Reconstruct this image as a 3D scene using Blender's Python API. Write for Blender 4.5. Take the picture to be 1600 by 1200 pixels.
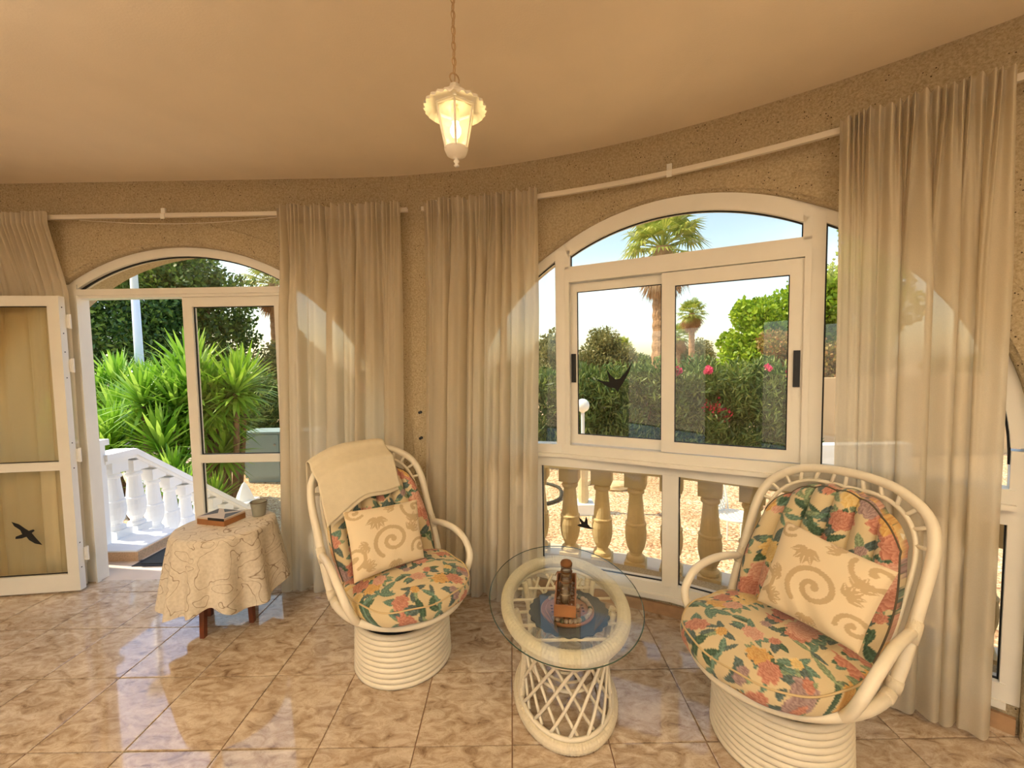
import bpy, math, random
import numpy as np
from mathutils import Vector, Matrix
PI = math.pi
for o in list(bpy.data.objects): bpy.data.objects.remove(o)
SC = bpy.context.scene
COL = SC.collection

# ------------------------------------------------------------------ camera
F_PX, EYE = 640.0, 1.6
PITCH, ROLL = math.atan(36 / F_PX), 0.0168
fw = Vector((0, math.cos(PITCH), -math.sin(PITCH)))
r0 = Vector((1, 0, 0)); u0 = r0.cross(fw)
rt = math.cos(ROLL) * r0 - math.sin(ROLL) * u0
up = math.sin(ROLL) * r0 + math.cos(ROLL) * u0
cam_data = bpy.data.cameras.new('camera')
cam_data.sensor_fit = 'HORIZONTAL'; cam_data.sensor_width = 36; cam_data.lens = F_PX / 1600 * 36
cam_data.clip_start = 0.02; cam_data.clip_end = 600
cam = bpy.data.objects.new('camera', cam_data); COL.objects.link(cam)
M = Matrix((rt, up, -fw)).transposed().to_4x4(); M.translation = (0, 0, EYE)
cam.matrix_world = M
SC.camera = cam

# ------------------------------------------------------------------ world, sun, exposure
SUN_TO = Vector((-0.62, 0.10, 0.86)).normalized()
w = bpy.data.worlds.new('sky'); SC.world = w; w.use_nodes = True
nt = w.node_tree; nt.nodes.clear()
sky = nt.nodes.new('ShaderNodeTexSky'); sky.sky_type = 'NISHITA'; sky.sun_disc = False
sky.sun_elevation = math.asin(SUN_TO.z); sky.sun_rotation = math.atan2(SUN_TO.x, SUN_TO.y)
sky.air_density = 1.0; sky.dust_density = 1.2; sky.ozone_density = 1.0
bg = nt.nodes.new('ShaderNodeBackground'); bg.inputs['Strength'].default_value = 0.38
wo = nt.nodes.new('ShaderNodeOutputWorld')
nt.links.new(sky.outputs[0], bg.inputs[0]); nt.links.new(bg.outputs[0], wo.inputs[0])
sl = bpy.data.lights.new('sun', 'SUN'); sl.energy = 6.0; sl.color = (1.0, .93, .80); sl.angle = 0.01
so = bpy.data.objects.new('sun', sl); COL.objects.link(so)
so.rotation_euler = SUN_TO.to_track_quat('Z', 'Y').to_euler(); so.location = (-20, 4, 30)
FILL_W, LANTERN_W = 740.0, 1.6
WARM = (1.0, .90, .72)
vs = SC.view_settings
vs.view_transform = 'Standard'; vs.look = 'None'; vs.exposure = 0.12; vs.gamma = 1.0; vs.use_curve_mapping = False

# ------------------------------------------------------------------ helpers
def lin(r, g=None, b=None):
    c = r if g is None else (r, g, b)
    return tuple(((x / 255) / 12.92 if x / 255 <= .04045 else ((x / 255 + .055) / 1.055) ** 2.4) for x in c)

class MB:
    def __init__(s): s.v = []; s.f = []
    def add(s, vs, fs):
        b = len(s.v); s.v += [tuple(p) for p in vs]; s.f += [tuple(i + b for i in f) for f in fs]; return s
    def hexa(s, p):   # 8 corners: bottom ring 0-3, top ring 4-7
        return s.add(p, [(3, 2, 1, 0), (4, 5, 6, 7), (0, 1, 5, 4), (1, 2, 6, 5), (2, 3, 7, 6), (3, 0, 4, 7)])
    def box(s, x0, x1, y0, y1, z0, z1, rz=0, o=(0, 0, 0)):
        c, n = math.cos(rz), math.sin(rz); P = []
        for z in (z0, z1):
            for x, y in ((x0, y0), (x1, y0), (x1, y1), (x0, y1)):
                P.append((o[0] + x * c - y * n, o[1] + x * n + y * c, o[2] + z))
        return s.hexa(P)
    def grid(s, P, closeu=False, closev=False):
        P = np.asarray(P, float); m, n = P.shape[:2]
        vs = [tuple(p) for p in P.reshape(-1, 3)]; fs = []
        for i in range(m if closeu else m - 1):
            for j in range(n if closev else n - 1):
                a, b = i * n + j, ((i + 1) % m) * n + j
                c, d = ((i + 1) % m) * n + (j + 1) % n, i * n + (j + 1) % n
                fs.append((a, b, c, d))
        return s.add(vs, fs)
    def tube(s, path, r, n=8, closed=False, caps=True):
        path = [Vector(p) for p in path]; m = len(path)
        rr = r if hasattr(r, '__len__') else [r] * m
        T = []
        for i in range(m):
            if closed: t = path[(i + 1) % m] - path[i - 1]
            else: t = path[min(i + 1, m - 1)] - path[max(i - 1, 0)]
            T.append(t.normalized() if t.length > 1e-9 else Vector((0, 0, 1)))
        a = Vector((0, 0, 1)) if abs(T[0].z) < .9 else Vector((1, 0, 0))
        nrm = (a - T[0] * a.dot(T[0])).normalized(); rings = []
        for i in range(m):
            nrm = (nrm - T[i] * nrm.dot(T[i]))
            nrm = nrm.normalized() if nrm.length > 1e-6 else T[i].orthogonal().normalized()
            bn = T[i].cross(nrm)
            rings.append([path[i] + (nrm * math.cos(2 * PI * k / n) + bn * math.sin(2 * PI * k / n)) * rr[i] for k in range(n)])
        b = len(s.v); s.v += [tuple(p) for q in rings for p in q]
        for i in range(m if closed else m - 1):
            i2 = (i + 1) % m
            for k in range(n):
                s.f.append((b + i * n + k, b + i * n + (k + 1) % n, b + i2 * n + (k + 1) % n, b + i2 * n + k))
        if caps and not closed:
            s.f.append(tuple(b + k for k in range(n))[::-1]); s.f.append(tuple(b + (m - 1) * n + k for k in range(n)))
        return s
    def lathe(s, prof, n=24, o=(0, 0, 0), cap=True, sx=1, sy=1):
        b = len(s.v); m = len(prof)
        for r, z in prof:
            for k in range(n):
                a = 2 * PI * k / n; s.v.append((o[0] + r * sx * math.cos(a), o[1] + r * sy * math.sin(a), o[2] + z))
        for i in range(m - 1):
            for k in range(n):
                s.f.append((b + i * n + k, b + i * n + (k + 1) % n, b + (i + 1) * n + (k + 1) % n, b + (i + 1) * n + k))
        if cap:
            s.f.append(tuple(b + k for k in range(n))[::-1]); s.f.append(tuple(b + (m - 1) * n + k for k in range(n)))
        return s
    def prism(s, poly, f0, f1):   # poly: 2D points, f0/f1 map (a,b) to 3D for the two faces
        n = len(poly); b = len(s.v)
        s.v += [tuple(f0(*p)) for p in poly] + [tuple(f1(*p)) for p in poly]
        s.f.append(tuple(range(b, b + n))[::-1]); s.f.append(tuple(range(b + n, b + 2 * n)))
        for i in range(n):
            j = (i + 1) % n; s.f.append((b + i, b + j, b + n + j, b + n + i))
        return s
    def mesh(s, name, mat, smooth=False):
        me = bpy.data.meshes.new(name); me.from_pydata(s.v, [], s.f); me.update()
        if mat: me.materials.append(mat)
        if smooth: me.shade_smooth()
        return me
    def build(s, name, mat, parent=None, smooth=False, **k):
        return link(name, s.mesh(name, mat, smooth), parent, **k)

def link(name, data, parent=None, **k):
    o = bpy.data.objects.new(name, data); COL.objects.link(o)
    if parent is not None: o.parent = parent
    for a, b in k.items(): o[a] = b
    return o
def thing(name, label, cat, loc=(0, 0, 0), rz=0, group=None):
    o = bpy.data.objects.new(name, None); COL.objects.link(o); o.empty_display_size = .1
    o.location = loc; o.rotation_euler = (0, 0, rz); o['label'] = label; o['category'] = cat
    if group: o['group'] = group
    return o
def copy_tree(o, parent=None, **k):
    c = o.copy(); COL.objects.link(c)
    if parent is not None: c.parent = parent
    for a, b in k.items(): c[a] = b
    for ch in list(o.children): copy_tree(ch, c)
    return c
def fast_mesh(name, V, nper, mat):
    """V (N*nper,3): N separate polygons with nper corners."""
    V = np.asarray(V, np.float32).reshape(-1, 3); n = len(V); N = n // nper
    me = bpy.data.meshes.new(name); me.vertices.add(n); me.vertices.foreach_set('co', V.ravel())
    me.loops.add(n); me.loops.foreach_set('vertex_index', np.arange(n, dtype=np.int32))
    me.polygons.add(N); me.polygons.foreach_set('loop_start', np.arange(0, n, nper, dtype=np.int32))
    me.update(calc_edges=True); me.materials.append(mat); return me
def spline(pts, n=10, closed=False):
    P = [np.array(p, float) for p in pts]; m = len(P); out = []
    for i in range(m if closed else m - 1):
        if closed: a, b, c, d = P[i - 1], P[i], P[(i + 1) % m], P[(i + 2) % m]
        else: a, b, c, d = P[max(i - 1, 0)], P[i], P[i + 1], P[min(i + 2, m - 1)]
        for k in range(n):
            t = k / n
            out.append(.5 * ((2 * b) + (c - a) * t + (2 * a - 5 * b + 4 * c - d) * t * t + (3 * b - a - 3 * c + d) * t ** 3))
    if not closed: out.append(P[-1])
    return out
def vcolor(me, cols):
    a = me.color_attributes.new('print', 'FLOAT_COLOR', 'POINT')
    c = np.ones((len(me.vertices), 4), np.float32); c[:, :3] = cols; a.data.foreach_set('color', c.ravel())

# ------------------------------------------------------------------ materials
def mat(name):
    m = bpy.data.materials.new(name); m.use_nodes = True; n = m.node_tree; n.nodes.clear()
    out = n.nodes.new('ShaderNodeOutputMaterial'); return m, n, out
def nd(n, t, **k):
    x = n.nodes.new(t)
    for a, b in k.items():
        if hasattr(x, a): setattr(x, a, b)
        else: x.inputs[a].default_value = b
    return x
def tc(n, scale=(1, 1, 1), kind='Object'):
    t = n.nodes.new('ShaderNodeTexCoord'); m = n.nodes.new('ShaderNodeMapping'); m.inputs['Scale'].default_value = scale
    n.links.new(t.outputs[kind], m.inputs[0]); return m
def ramp(n, src, stops):
    r = n.nodes.new('ShaderNodeValToRGB'); e = r.color_ramp.elements
    while len(e) > 1: e.remove(e[-1])
    e[0].position = stops[0][0]; e[0].color = (*stops[0][1], 1)
    for p, c in stops[1:]:
        q = e.new(p); q.color = (*c, 1)
    n.links.new(src, r.inputs[0]); return r
def bump(n, h, s, d=.01):
    b = n.nodes.new('ShaderNodeBump'); b.inputs['Strength'].default_value = s; b.inputs['Distance'].default_value = d
    n.links.new(h, b.inputs['Height']); return b
def pbr(name, col, rough=.5, noise=0, nscale=20, bmp=0, bscale=80, metal=0, spec=.5, bdist=.004):
    m, n, out = mat(name); p = nd(n, 'ShaderNodeBsdfPrincipled', Roughness=rough, Metallic=metal)
    p.inputs['Specular IOR Level'].default_value = spec; p.inputs['Base Color'].default_value = (*col, 1)
    if noise:
        t = nd(n, 'ShaderNodeTexNoise', Scale=nscale, Detail=5.0); n.links.new(tc(n).outputs[0], t.inputs['Vector'])
        r = ramp(n, t.outputs['Fac'], [(.3, tuple(c * (1 - noise) for c in col)), (.7, tuple(min(1, c * (1 + noise)) for c in col))])
        n.links.new(r.outputs[0], p.inputs['Base Color'])
    if bmp:
        t = nd(n, 'ShaderNodeTexNoise', Scale=bscale, Detail=4.0); n.links.new(tc(n).outputs[0], t.inputs['Vector'])
        b = bump(n, t.outputs['Fac'], bmp, bdist); n.links.new(b.outputs[0], p.inputs['Normal'])
    n.links.new(p.outputs[0], out.inputs[0]); return m

def m_stucco():
    m, n, out = mat('stucco'); p = nd(n, 'ShaderNodeBsdfPrincipled', Roughness=.9); c = tc(n)
    a = nd(n, 'ShaderNodeTexNoise', Scale=95., Detail=5., Roughness=.65); n.links.new(c.outputs[0], a.inputs['Vector'])
    v = nd(n, 'ShaderNodeTexVoronoi', Scale=58.); n.links.new(c.outputs[0], v.inputs['Vector'])
    b = nd(n, 'ShaderNodeTexNoise', Scale=15., Detail=2.); n.links.new(c.outputs[0], b.inputs['Vector'])
    big = nd(n, 'ShaderNodeTexNoise', Scale=1.2, Detail=3.); n.links.new(c.outputs[0], big.inputs['Vector'])
    r = ramp(n, a.outputs['Fac'], [(.3, lin(172, 152, 118)), (.5, lin(200, 182, 148)), (.7, lin(220, 204, 172))])
    # specks: voronoi cells whose distance is tiny, thinned out by the slow noise
    s1 = nd(n, 'ShaderNodeMath', operation='LESS_THAN'); s1.inputs[1].default_value = .17; n.links.new(v.outputs['Distance'], s1.inputs[0])
    s2 = nd(n, 'ShaderNodeMath', operation='GREATER_THAN'); s2.inputs[1].default_value = .57; n.links.new(b.outputs['Fac'], s2.inputs[0])
    s = nd(n, 'ShaderNodeMath', operation='MULTIPLY'); n.links.new(s1.outputs[0], s.inputs[0]); n.links.new(s2.outputs[0], s.inputs[1])
    mx = nd(n, 'ShaderNodeMix', data_type='RGBA'); n.links.new(s.outputs[0], mx.inputs[0]); n.links.new(r.outputs[0], mx.inputs[6])
    mx.inputs[7].default_value = (*lin(72, 52, 30), 1)
    mp = nd(n, 'ShaderNodeMix', data_type='RGBA', blend_type='MULTIPLY'); mp.inputs[0].default_value = .25
    n.links.new(mx.outputs[2], mp.inputs[6]); n.links.new(big.outputs['Fac'], mp.inputs[7]); n.links.new(mp.outputs[2], p.inputs['Base Color'])
    ad = nd(n, 'ShaderNodeMath', operation='SUBTRACT'); n.links.new(a.outputs['Fac'], ad.inputs[0]); n.links.new(s.outputs[0], ad.inputs[1])
    bb = bump(n, ad.outputs[0], .8, .012); n.links.new(bb.outputs[0], p.inputs['Normal'])
    n.links.new(p.outputs[0], out.inputs[0]); return m
def m_marble():
    m, n, out = mat('marble_tile'); p = nd(n, 'ShaderNodeBsdfPrincipled', Roughness=.055); p.inputs['Specular IOR Level'].default_value = 1.0
    t = n.nodes.new('ShaderNodeTexCoord'); oi = n.nodes.new('ShaderNodeObjectInfo')
    mu = nd(n, 'ShaderNodeMath', operation='MULTIPLY'); mu.inputs[1].default_value = 37.; n.links.new(oi.outputs['Random'], mu.inputs[0])
    va = nd(n, 'ShaderNodeVectorMath', operation='ADD'); n.links.new(t.outputs['Object'], va.inputs[0]); n.links.new(mu.outputs[0], va.inputs[1])
    mp = n.nodes.new('ShaderNodeMapping'); mp.inputs['Rotation'].default_value = (0, 0, .5); mp.inputs['Scale'].default_value = (8., 15., 8.)
    n.links.new(va.outputs[0], mp.inputs[0])
    a = nd(n, 'ShaderNodeTexNoise', Scale=1.3, Detail=7., Roughness=.62, Distortion=1.1); n.links.new(mp.outputs[0], a.inputs['Vector'])
    b = nd(n, 'ShaderNodeTexNoise', Scale=2.6, Detail=4., Distortion=2.2); n.links.new(mp.outputs[0], b.inputs['Vector'])
    r = ramp(n, a.outputs['Fac'], [(.3, lin(128, 104, 82)), (.42, lin(176, 154, 130)), (.56, lin(202, 184, 162)), (.72, lin(222, 208, 190))])
    v = ramp(n, b.outputs['Fac'], [(.47, (1, 1, 1)), (.5, (.66, .58, .5)), (.53, (1, 1, 1))])
    mx = nd(n, 'ShaderNodeMix', data_type='RGBA', blend_type='MULTIPLY'); mx.inputs[0].default_value = .55
    n.links.new(r.outputs[0], mx.inputs[6]); n.links.new(v.outputs[0], mx.inputs[7]); n.links.new(mx.outputs[2], p.inputs['Base Color'])
    g = nd(n, 'ShaderNodeTexNoise', Scale=2.5, Detail=2.); n.links.new(t.outputs['Object'], g.inputs['Vector'])
    bb = bump(n, g.outputs['Fac'], .05, .01); n.links.new(bb.outputs[0], p.inputs['Normal'])
    n.links.new(p.outputs[0], out.inputs[0]); return m
def m_glass(name, tint, ior=1.5, rough=0.):
    m, n, out = mat(name); t = nd(n, 'ShaderNodeBsdfTransparent'); t.inputs[0].default_value = (*tint, 1)
    g = nd(n, 'ShaderNodeBsdfGlossy', Roughness=rough)
    lw = nd(n, 'ShaderNodeLayerWeight', Blend=.5); pw = nd(n, 'ShaderNodeMath', operation='POWER'); pw.inputs[1].default_value = 5.; n.links.new(lw.outputs['Facing'], pw.inputs[0])
    f0 = ((ior - 1) / (ior + 1)) ** 2; f = nd(n, 'ShaderNodeMath', operation='MULTIPLY_ADD'); f.inputs[1].default_value = 1 - f0; f.inputs[2].default_value = f0; n.links.new(pw.outputs[0], f.inputs[0])
    x = n.nodes.new('ShaderNodeMixShader'); n.links.new(f.outputs[0], x.inputs[0]); n.links.new(t.outputs[0], x.inputs[1]); n.links.new(g.outputs[0], x.inputs[2])
    n.links.new(x.outputs[0], out.inputs[0]); return m
def m_sheer(name, col, trl=.4, trp=.12):
    m, n, out = mat(name); c = tc(n, (1, 1, 1))
    wv = nd(n, 'ShaderNodeTexNoise', Scale=350., Detail=2.); n.links.new(c.outputs[0], wv.inputs['Vector'])
    r = ramp(n, wv.outputs['Fac'], [(.3, tuple(x * .93 for x in col)), (.7, col)])
    d = n.nodes.new('ShaderNodeBsdfDiffuse'); t = n.nodes.new('ShaderNodeBsdfTranslucent'); p = n.nodes.new('ShaderNodeBsdfTransparent')
    n.links.new(r.outputs[0], d.inputs[0]); n.links.new(r.outputs[0], t.inputs[0])
    a = n.nodes.new('ShaderNodeMixShader'); a.inputs[0].default_value = trl; n.links.new(d.outputs[0], a.inputs[1]); n.links.new(t.outputs[0], a.inputs[2])
    b = n.nodes.new('ShaderNodeMixShader'); b.inputs[0].default_value = trp; n.links.new(a.outputs[0], b.inputs[1]); n.links.new(p.outputs[0], b.inputs[2])
    n.links.new(b.outputs[0], out.inputs[0]); return m
def m_leaf(name, cols, trl=.35, rough=.5, scale=1.5):
    m, n, out = mat(name); g = n.nodes.new('ShaderNodeNewGeometry')
    r = ramp(n, g.outputs['Random Per Island'], [(i / max(1, len(cols) - 1), c) for i, c in enumerate(cols)])
    p = nd(n, 'ShaderNodeBsdfPrincipled', Roughness=rough); t = n.nodes.new('ShaderNodeBsdfTranslucent')
    n.links.new(r.outputs[0], p.inputs['Base Color']); n.links.new(r.outputs[0], t.inputs[0])
    x = n.nodes.new('ShaderNodeMixShader'); x.inputs[0].default_value = trl
    n.links.new(p.outputs[0], x.inputs[1]); n.links.new(t.outputs[0], x.inputs[2]); n.links.new(x.outputs[0], out.inputs[0]); return m
def m_print(name, rough=.85, bmp=.25):
    m, n, out = mat(name); p = nd(n, 'ShaderNodeBsdfPrincipled', Roughness=rough); p.inputs['Specular IOR Level'].default_value = .2
    p.inputs['Sheen Weight'].default_value = .15
    a = n.nodes.new('ShaderNodeAttribute'); a.attribute_name = 'print'; n.links.new(a.outputs['Color'], p.inputs['Base Color'])
    t = nd(n, 'ShaderNodeTexNoise', Scale=220., Detail=2.); n.links.new(tc(n).outputs[0], t.inputs['Vector'])
    b = bump(n, t.outputs['Fac'], bmp, .002); n.links.new(b.outputs[0], p.inputs['Normal'])
    n.links.new(p.outputs[0], out.inputs[0]); return m
def m_emit(name, col, s):
    m, n, out = mat(name); e = nd(n, 'ShaderNodeEmission', Strength=s); e.inputs[0].default_value = (*col, 1); n.links.new(e.outputs[0], out.inputs[0]); return m
def m_gravel():
    m, n, out = mat('gravel'); p = nd(n, 'ShaderNodeBsdfPrincipled', Roughness=.95); c = tc(n)
    v = nd(n, 'ShaderNodeTexVoronoi', Scale=42.); n.links.new(c.outputs[0], v.inputs['Vector'])
    bg_ = nd(n, 'ShaderNodeTexNoise', Scale=.9, Detail=4.); n.links.new(c.outputs[0], bg_.inputs['Vector'])
    sx = n.nodes.new('ShaderNodeSeparateColor'); n.links.new(v.outputs['Color'], sx.inputs[0])
    r = ramp(n, sx.outputs[0], [(0, lin(150, 104, 78)), (.35, lin(196, 160, 122)), (.7, lin(222, 198, 160)), (1, lin(238, 224, 198))])
    r2 = ramp(n, bg_.outputs['Fac'], [(.35, (.72, .66, .6)), (.6, (1, 1, 1))])
    mx = nd(n, 'ShaderNodeMix', data_type='RGBA', blend_type='MULTIPLY'); mx.inputs[0].default_value = .8
    n.links.new(r.outputs[0], mx.inputs[6]); n.links.new(r2.outputs[0], mx.inputs[7]); n.links.new(mx.outputs[2], p.inputs['Base Color'])
    b = bump(n, v.outputs['Distance'], -.8, .015); n.links.new(b.outputs[0], p.inputs['Normal'])
    n.links.new(p.outputs[0], out.inputs[0]); return m
def m_lines(name, base, line):
    """cloth with fine embroidered outlines: contour lines of two noises"""
    m, n, out = mat(name); p = nd(n, 'ShaderNodeBsdfPrincipled', Roughness=.9); c = tc(n)
    a = nd(n, 'ShaderNodeTexNoise', Scale=7., Detail=1.5, Distortion=.6); n.links.new(c.outputs[0], a.inputs['Vector'])
    q = [(0, base)]
    for x in (.42, .56): q += [(x - .008, base), (x, line), (x + .008, base)]
    r = ramp(n, a.outputs['Fac'], q)
    fine = nd(n, 'ShaderNodeTexNoise', Scale=60., Detail=3.); n.links.new(c.outputs[0], fine.inputs['Vector'])
    rf = ramp(n, fine.outputs['Fac'], [(.35, (.82, .8, .76)), (.6, (1, 1, 1))])
    mx = nd(n, 'ShaderNodeMix', data_type='RGBA', blend_type='MULTIPLY'); mx.inputs[0].default_value = .7
    n.links.new(r.outputs[0], mx.inputs[6]); n.links.new(rf.outputs[0], mx.inputs[7])
    n.links.new(mx.outputs[2], p.inputs['Base Color'])
    b = bump(n, fine.outputs['Fac'], .3, .003); n.links.new(b.outputs[0], p.inputs['Normal'])
    n.links.new(p.outputs[0], out.inputs[0]); return m

MT = dict(
    stucco=m_stucco(), marble=m_marble(), grout=pbr('grout', lin(150, 112, 84), .8),
    ceiling=pbr('ceiling_plaster', lin(236, 220, 196), .9, .03, 3, .15, 120),
    frame=pbr('white_frame', lin(232, 228, 218), .35, .02, 8), gasket=pbr('black_gasket', lin(22, 20, 18), .6),
    black=pbr('black_plastic', lin(18, 18, 20), .4), decal=pbr('decal_black', lin(20, 20, 20), .8),
    glass=m_glass('tinted_glass', (.955, .915, .80)), tabglass=m_glass('table_glass', (.965, .98, .965), 1.52),
    clear=m_glass('clear_glass', (.9, .88, .84), 1.45),
    sheer=m_sheer('curtain_cloth', lin(230, 219, 196), .47, .11), heading=m_sheer('curtain_heading', lin(226, 214, 192), .3, .03),
    rail=pbr('rail_white', lin(222, 212, 196), .4), rattan=pbr('painted_rattan', lin(232, 222, 200), .38, .04, 14, .1, 60),
    wrap=pbr('rattan_binding', lin(226, 214, 188), .5, .05, 40, .5, 300), floral=m_print('floral_cotton'), scroll=m_print('scroll_cotton'),
    piping=pbr('cushion_piping', lin(90, 80, 62), .8), pipelight=pbr('pale_piping', lin(200, 176, 132), .8),
    throw=pbr('cream_throw', lin(222, 209, 180), .9, .03, 30, .3, 300), dark=pbr('drum_inside', lin(22, 20, 20), .8),
    wood=pbr('orange_wood', lin(152, 102, 60), .45, .18, 14), legwood=pbr('brown_leg_wood', lin(120, 62, 34), .4, .15, 18),
    boardwood=pbr('board_wood', lin(166, 112, 74), .4, .12, 14), cloth=m_lines('embroidered_cloth', lin(216, 204, 184), lin(122, 94, 64)),
    ceramic=pbr('grey_ceramic', lin(150, 148, 132), .5, .12, 20), lid=pbr('pale_lid', lin(205, 186, 168), .35, .05, 12), dkinlay=pbr('dark_inlay', lin(70, 60, 58), .4),
    lantern=pbr('lantern_white', lin(228, 220, 206), .4), chain=pbr('chain_cream', lin(190, 160, 120), .45, metal=.2),
    bulb=m_emit('bulb_glow', (1, .80, .50), 14), socket=pbr('socket_cream', lin(216, 196, 150), .6),
    slate=pbr('slate_mat', lin(66, 74, 78), .7, .1, 30), pebble=pbr('pale_pebbles', lin(196, 178, 160), .6, .2, 4), pebble2=pbr('green_pebbles', lin(92, 104, 84), .5, .2, 4),
    hole=pbr('board_hole', lin(84, 44, 24), .7), stalk=pbr('dried_stalk', lin(96, 78, 56), .8), twine=pbr('twine', lin(120, 78, 40), .9), wax=pbr('candle_wax', lin(210, 196, 168), .5),
    whitestone=pbr('white_painted_stone', lin(244, 244, 242), .7, .02, 6, .15, 60), sandstone=pbr('sandstone', lin(222, 200, 156), .85, .07, 5, .3, 50),
    kerb=pbr('pebbledash_kerb', lin(206, 172, 138), .95, .18, 90, .5, 90, bdist=.01), step=pbr('step_marble', lin(214, 196, 176), .5, .05, 6),
    gravel=m_gravel(), mat=pbr('doormat', lin(58, 62, 62), .95, .15, 120, .4, 200), matrim=pbr('doormat_rim', lin(32, 32, 32), .8),
    bark=pbr('bark', lin(128, 100, 74), .95, .25, 8, .8, 20, bdist=.03), palmbark=pbr('palm_bark', lin(158, 124, 92), .95, .3, 6, .8, 12, bdist=.03),
    yucca=m_leaf("yucca_leaf", [lin(104, 150, 38), lin(146, 188, 54), lin(184, 214, 90)], .35, .35),
    darkleaf=m_leaf("dark_leaf", [lin(44, 74, 28), lin(70, 104, 38), lin(116, 148, 60)], .3),
    brightleaf=m_leaf('bright_leaf', [lin(104, 140, 28), lin(146, 180, 40), lin(188, 208, 66)], .4),
    oliveleaf=m_leaf('olive_leaf', [lin(108, 112, 66), lin(142, 142, 88), lin(170, 162, 106)], .3),
    ollea=m_leaf('oleander_leaf', [lin(58, 84, 38), lin(98, 124, 56), lin(150, 164, 92)], .3),
    brownleaf=m_leaf('brown_leaf', [lin(120, 104, 50), lin(150, 134, 60), lin(166, 112, 66)], .3),
    palmleaf=m_leaf('palm_leaf', [lin(118, 138, 52), lin(156, 172, 74), lin(196, 196, 100)], .35), deadleaf=m_leaf('dead_frond', [lin(150, 108, 66), lin(186, 142, 90)], .25),
    petal=m_leaf('pink_petal', [lin(226, 70, 120), lin(240, 120, 150)], .3), redreflection=m_leaf('red_reflection', [lin(150, 24, 44), lin(190, 40, 60)], .3),
    globe=pbr('opal_globe', lin(250, 250, 246), .3), pole=pbr('white_pole', lin(238, 240, 242), .5), rock=pbr('pale_rock', lin(220, 198, 156), .9, .12, 6, .6, 12, bdist=.03),
    iron=pbr('white_iron', lin(240, 240, 236), .5), hose=pbr('dark_hose', lin(60, 58, 48), .7), cabinet=pbr('pale_blue_paint', lin(150, 172, 180), .5, .03, 4),
    knob=pbr('grey_knob', lin(150, 150, 150), .3, metal=.8), wallpaint=pbr('garden_wall_paint', lin(224, 190, 146), .9, .05, 2, .2, 30), fill_bowl=pbr('fill_bowl', lin(230, 222, 205), .8),
    soil=pbr('soil', lin(122, 96, 70), .95, .2, 3, .5, 20),
)

# ------------------------------------------------------------------ room plan: straight wall, then a wide curve
RW, X0, Y0, HC, TH = 4.6, -1.2, 2.95, 2.9, 0.36
def wp(s, off, z):
    if s < 0: return np.array((X0 + s, Y0 + off, z))
    a = s / RW; return np.array((X0 + (RW + off) * math.sin(a), Y0 - RW + (RW + off) * math.cos(a), z))
SMIN, SMAX = -4.3, RW * math.radians(80)
WIN = dict(c=2.235, r=1.39, z=1.135)      # big arched window
DOO = dict(c=-1.161, r=1.50, z=0.955)     # arched door
def arch(o, s, r=None):
    r = o['r'] if r is None else r; d = abs(s - o['c'])
    return o['z'] + math.sqrt(max(0, r * r - d * d)) if d < r else None

def make_wall():
    mb = MB(); CH = .014
    S = set(np.round(np.arange(SMIN, SMAX + .001, .06), 4)) | {round(SMAX, 4)}
    for o in (WIN, DOO):
        R = o['r'] + CH
        S = {s for s in S if not (o['c'] - R - .02 < s < o['c'] + R + .02)}
        S |= {round(o['c'] - R * math.cos(PI * k / 64), 5) for k in range(65)}
    S = sorted(S)
    for a, b in zip(S[:-1], S[1:]):
        mid = (a + b) / 2; za = zb = -.05
        for o in (WIN, DOO):
            R = o['r'] + CH
            if abs(mid - o['c']) < R:
                za = arch(o, a, R) or o['z']; zb = arch(o, b, R) or o['z']
        for off, flip in ((0, False), (TH, True)):
            q = [wp(a, off, za), wp(b, off, zb), wp(b, off, HC + .1), wp(a, off, HC + .1)]
            mb.add(q if not flip else q[::-1], [(0, 1, 2, 3)])
    for o in (WIN, DOO):
        prof = [(0, CH), (.006, .004), (.016, 0), (.05, 0), (TH - .016, 0), (TH, CH)]
        path = [(o['c'] - 1, None)]; rows = []
        for off, d in prof:
            R = o['r'] + d; row = [wp(o['c'] - R, off, -.05)]
            row += [wp(o['c'] - R * math.cos(PI * k / 64), off, o['z'] + R * math.sin(PI * k / 64)) for k in range(65)]
            row.append(wp(o['c'] + R, off, -.05)); rows.append(row)
        mb.grid(rows)
    mb.build('wall_front', MT['stucco'], kind='structure')
    # proud plaster band around each arch
    for i, (o, wd) in enumerate(((WIN, .122), (DOO, .15))):
        b = MB(); rows = []
        for off, d in ((0, wd), (-.010, wd - .004), (-.010, .02), (0, .0145)):
            R = o['r'] + d
            rows.append([wp(o['c'] - R, off, 0)] + [wp(o['c'] - R * math.cos(PI * k / 64), off, o['z'] + R * math.sin(PI * k / 64)) for k in range(65)] + [wp(o['c'] + R, off, 0)])
        b.grid(rows[::-1]); b.build('trim_%d' % (i + 1), MT['stucco'], kind='structure')
make_wall()

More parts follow.
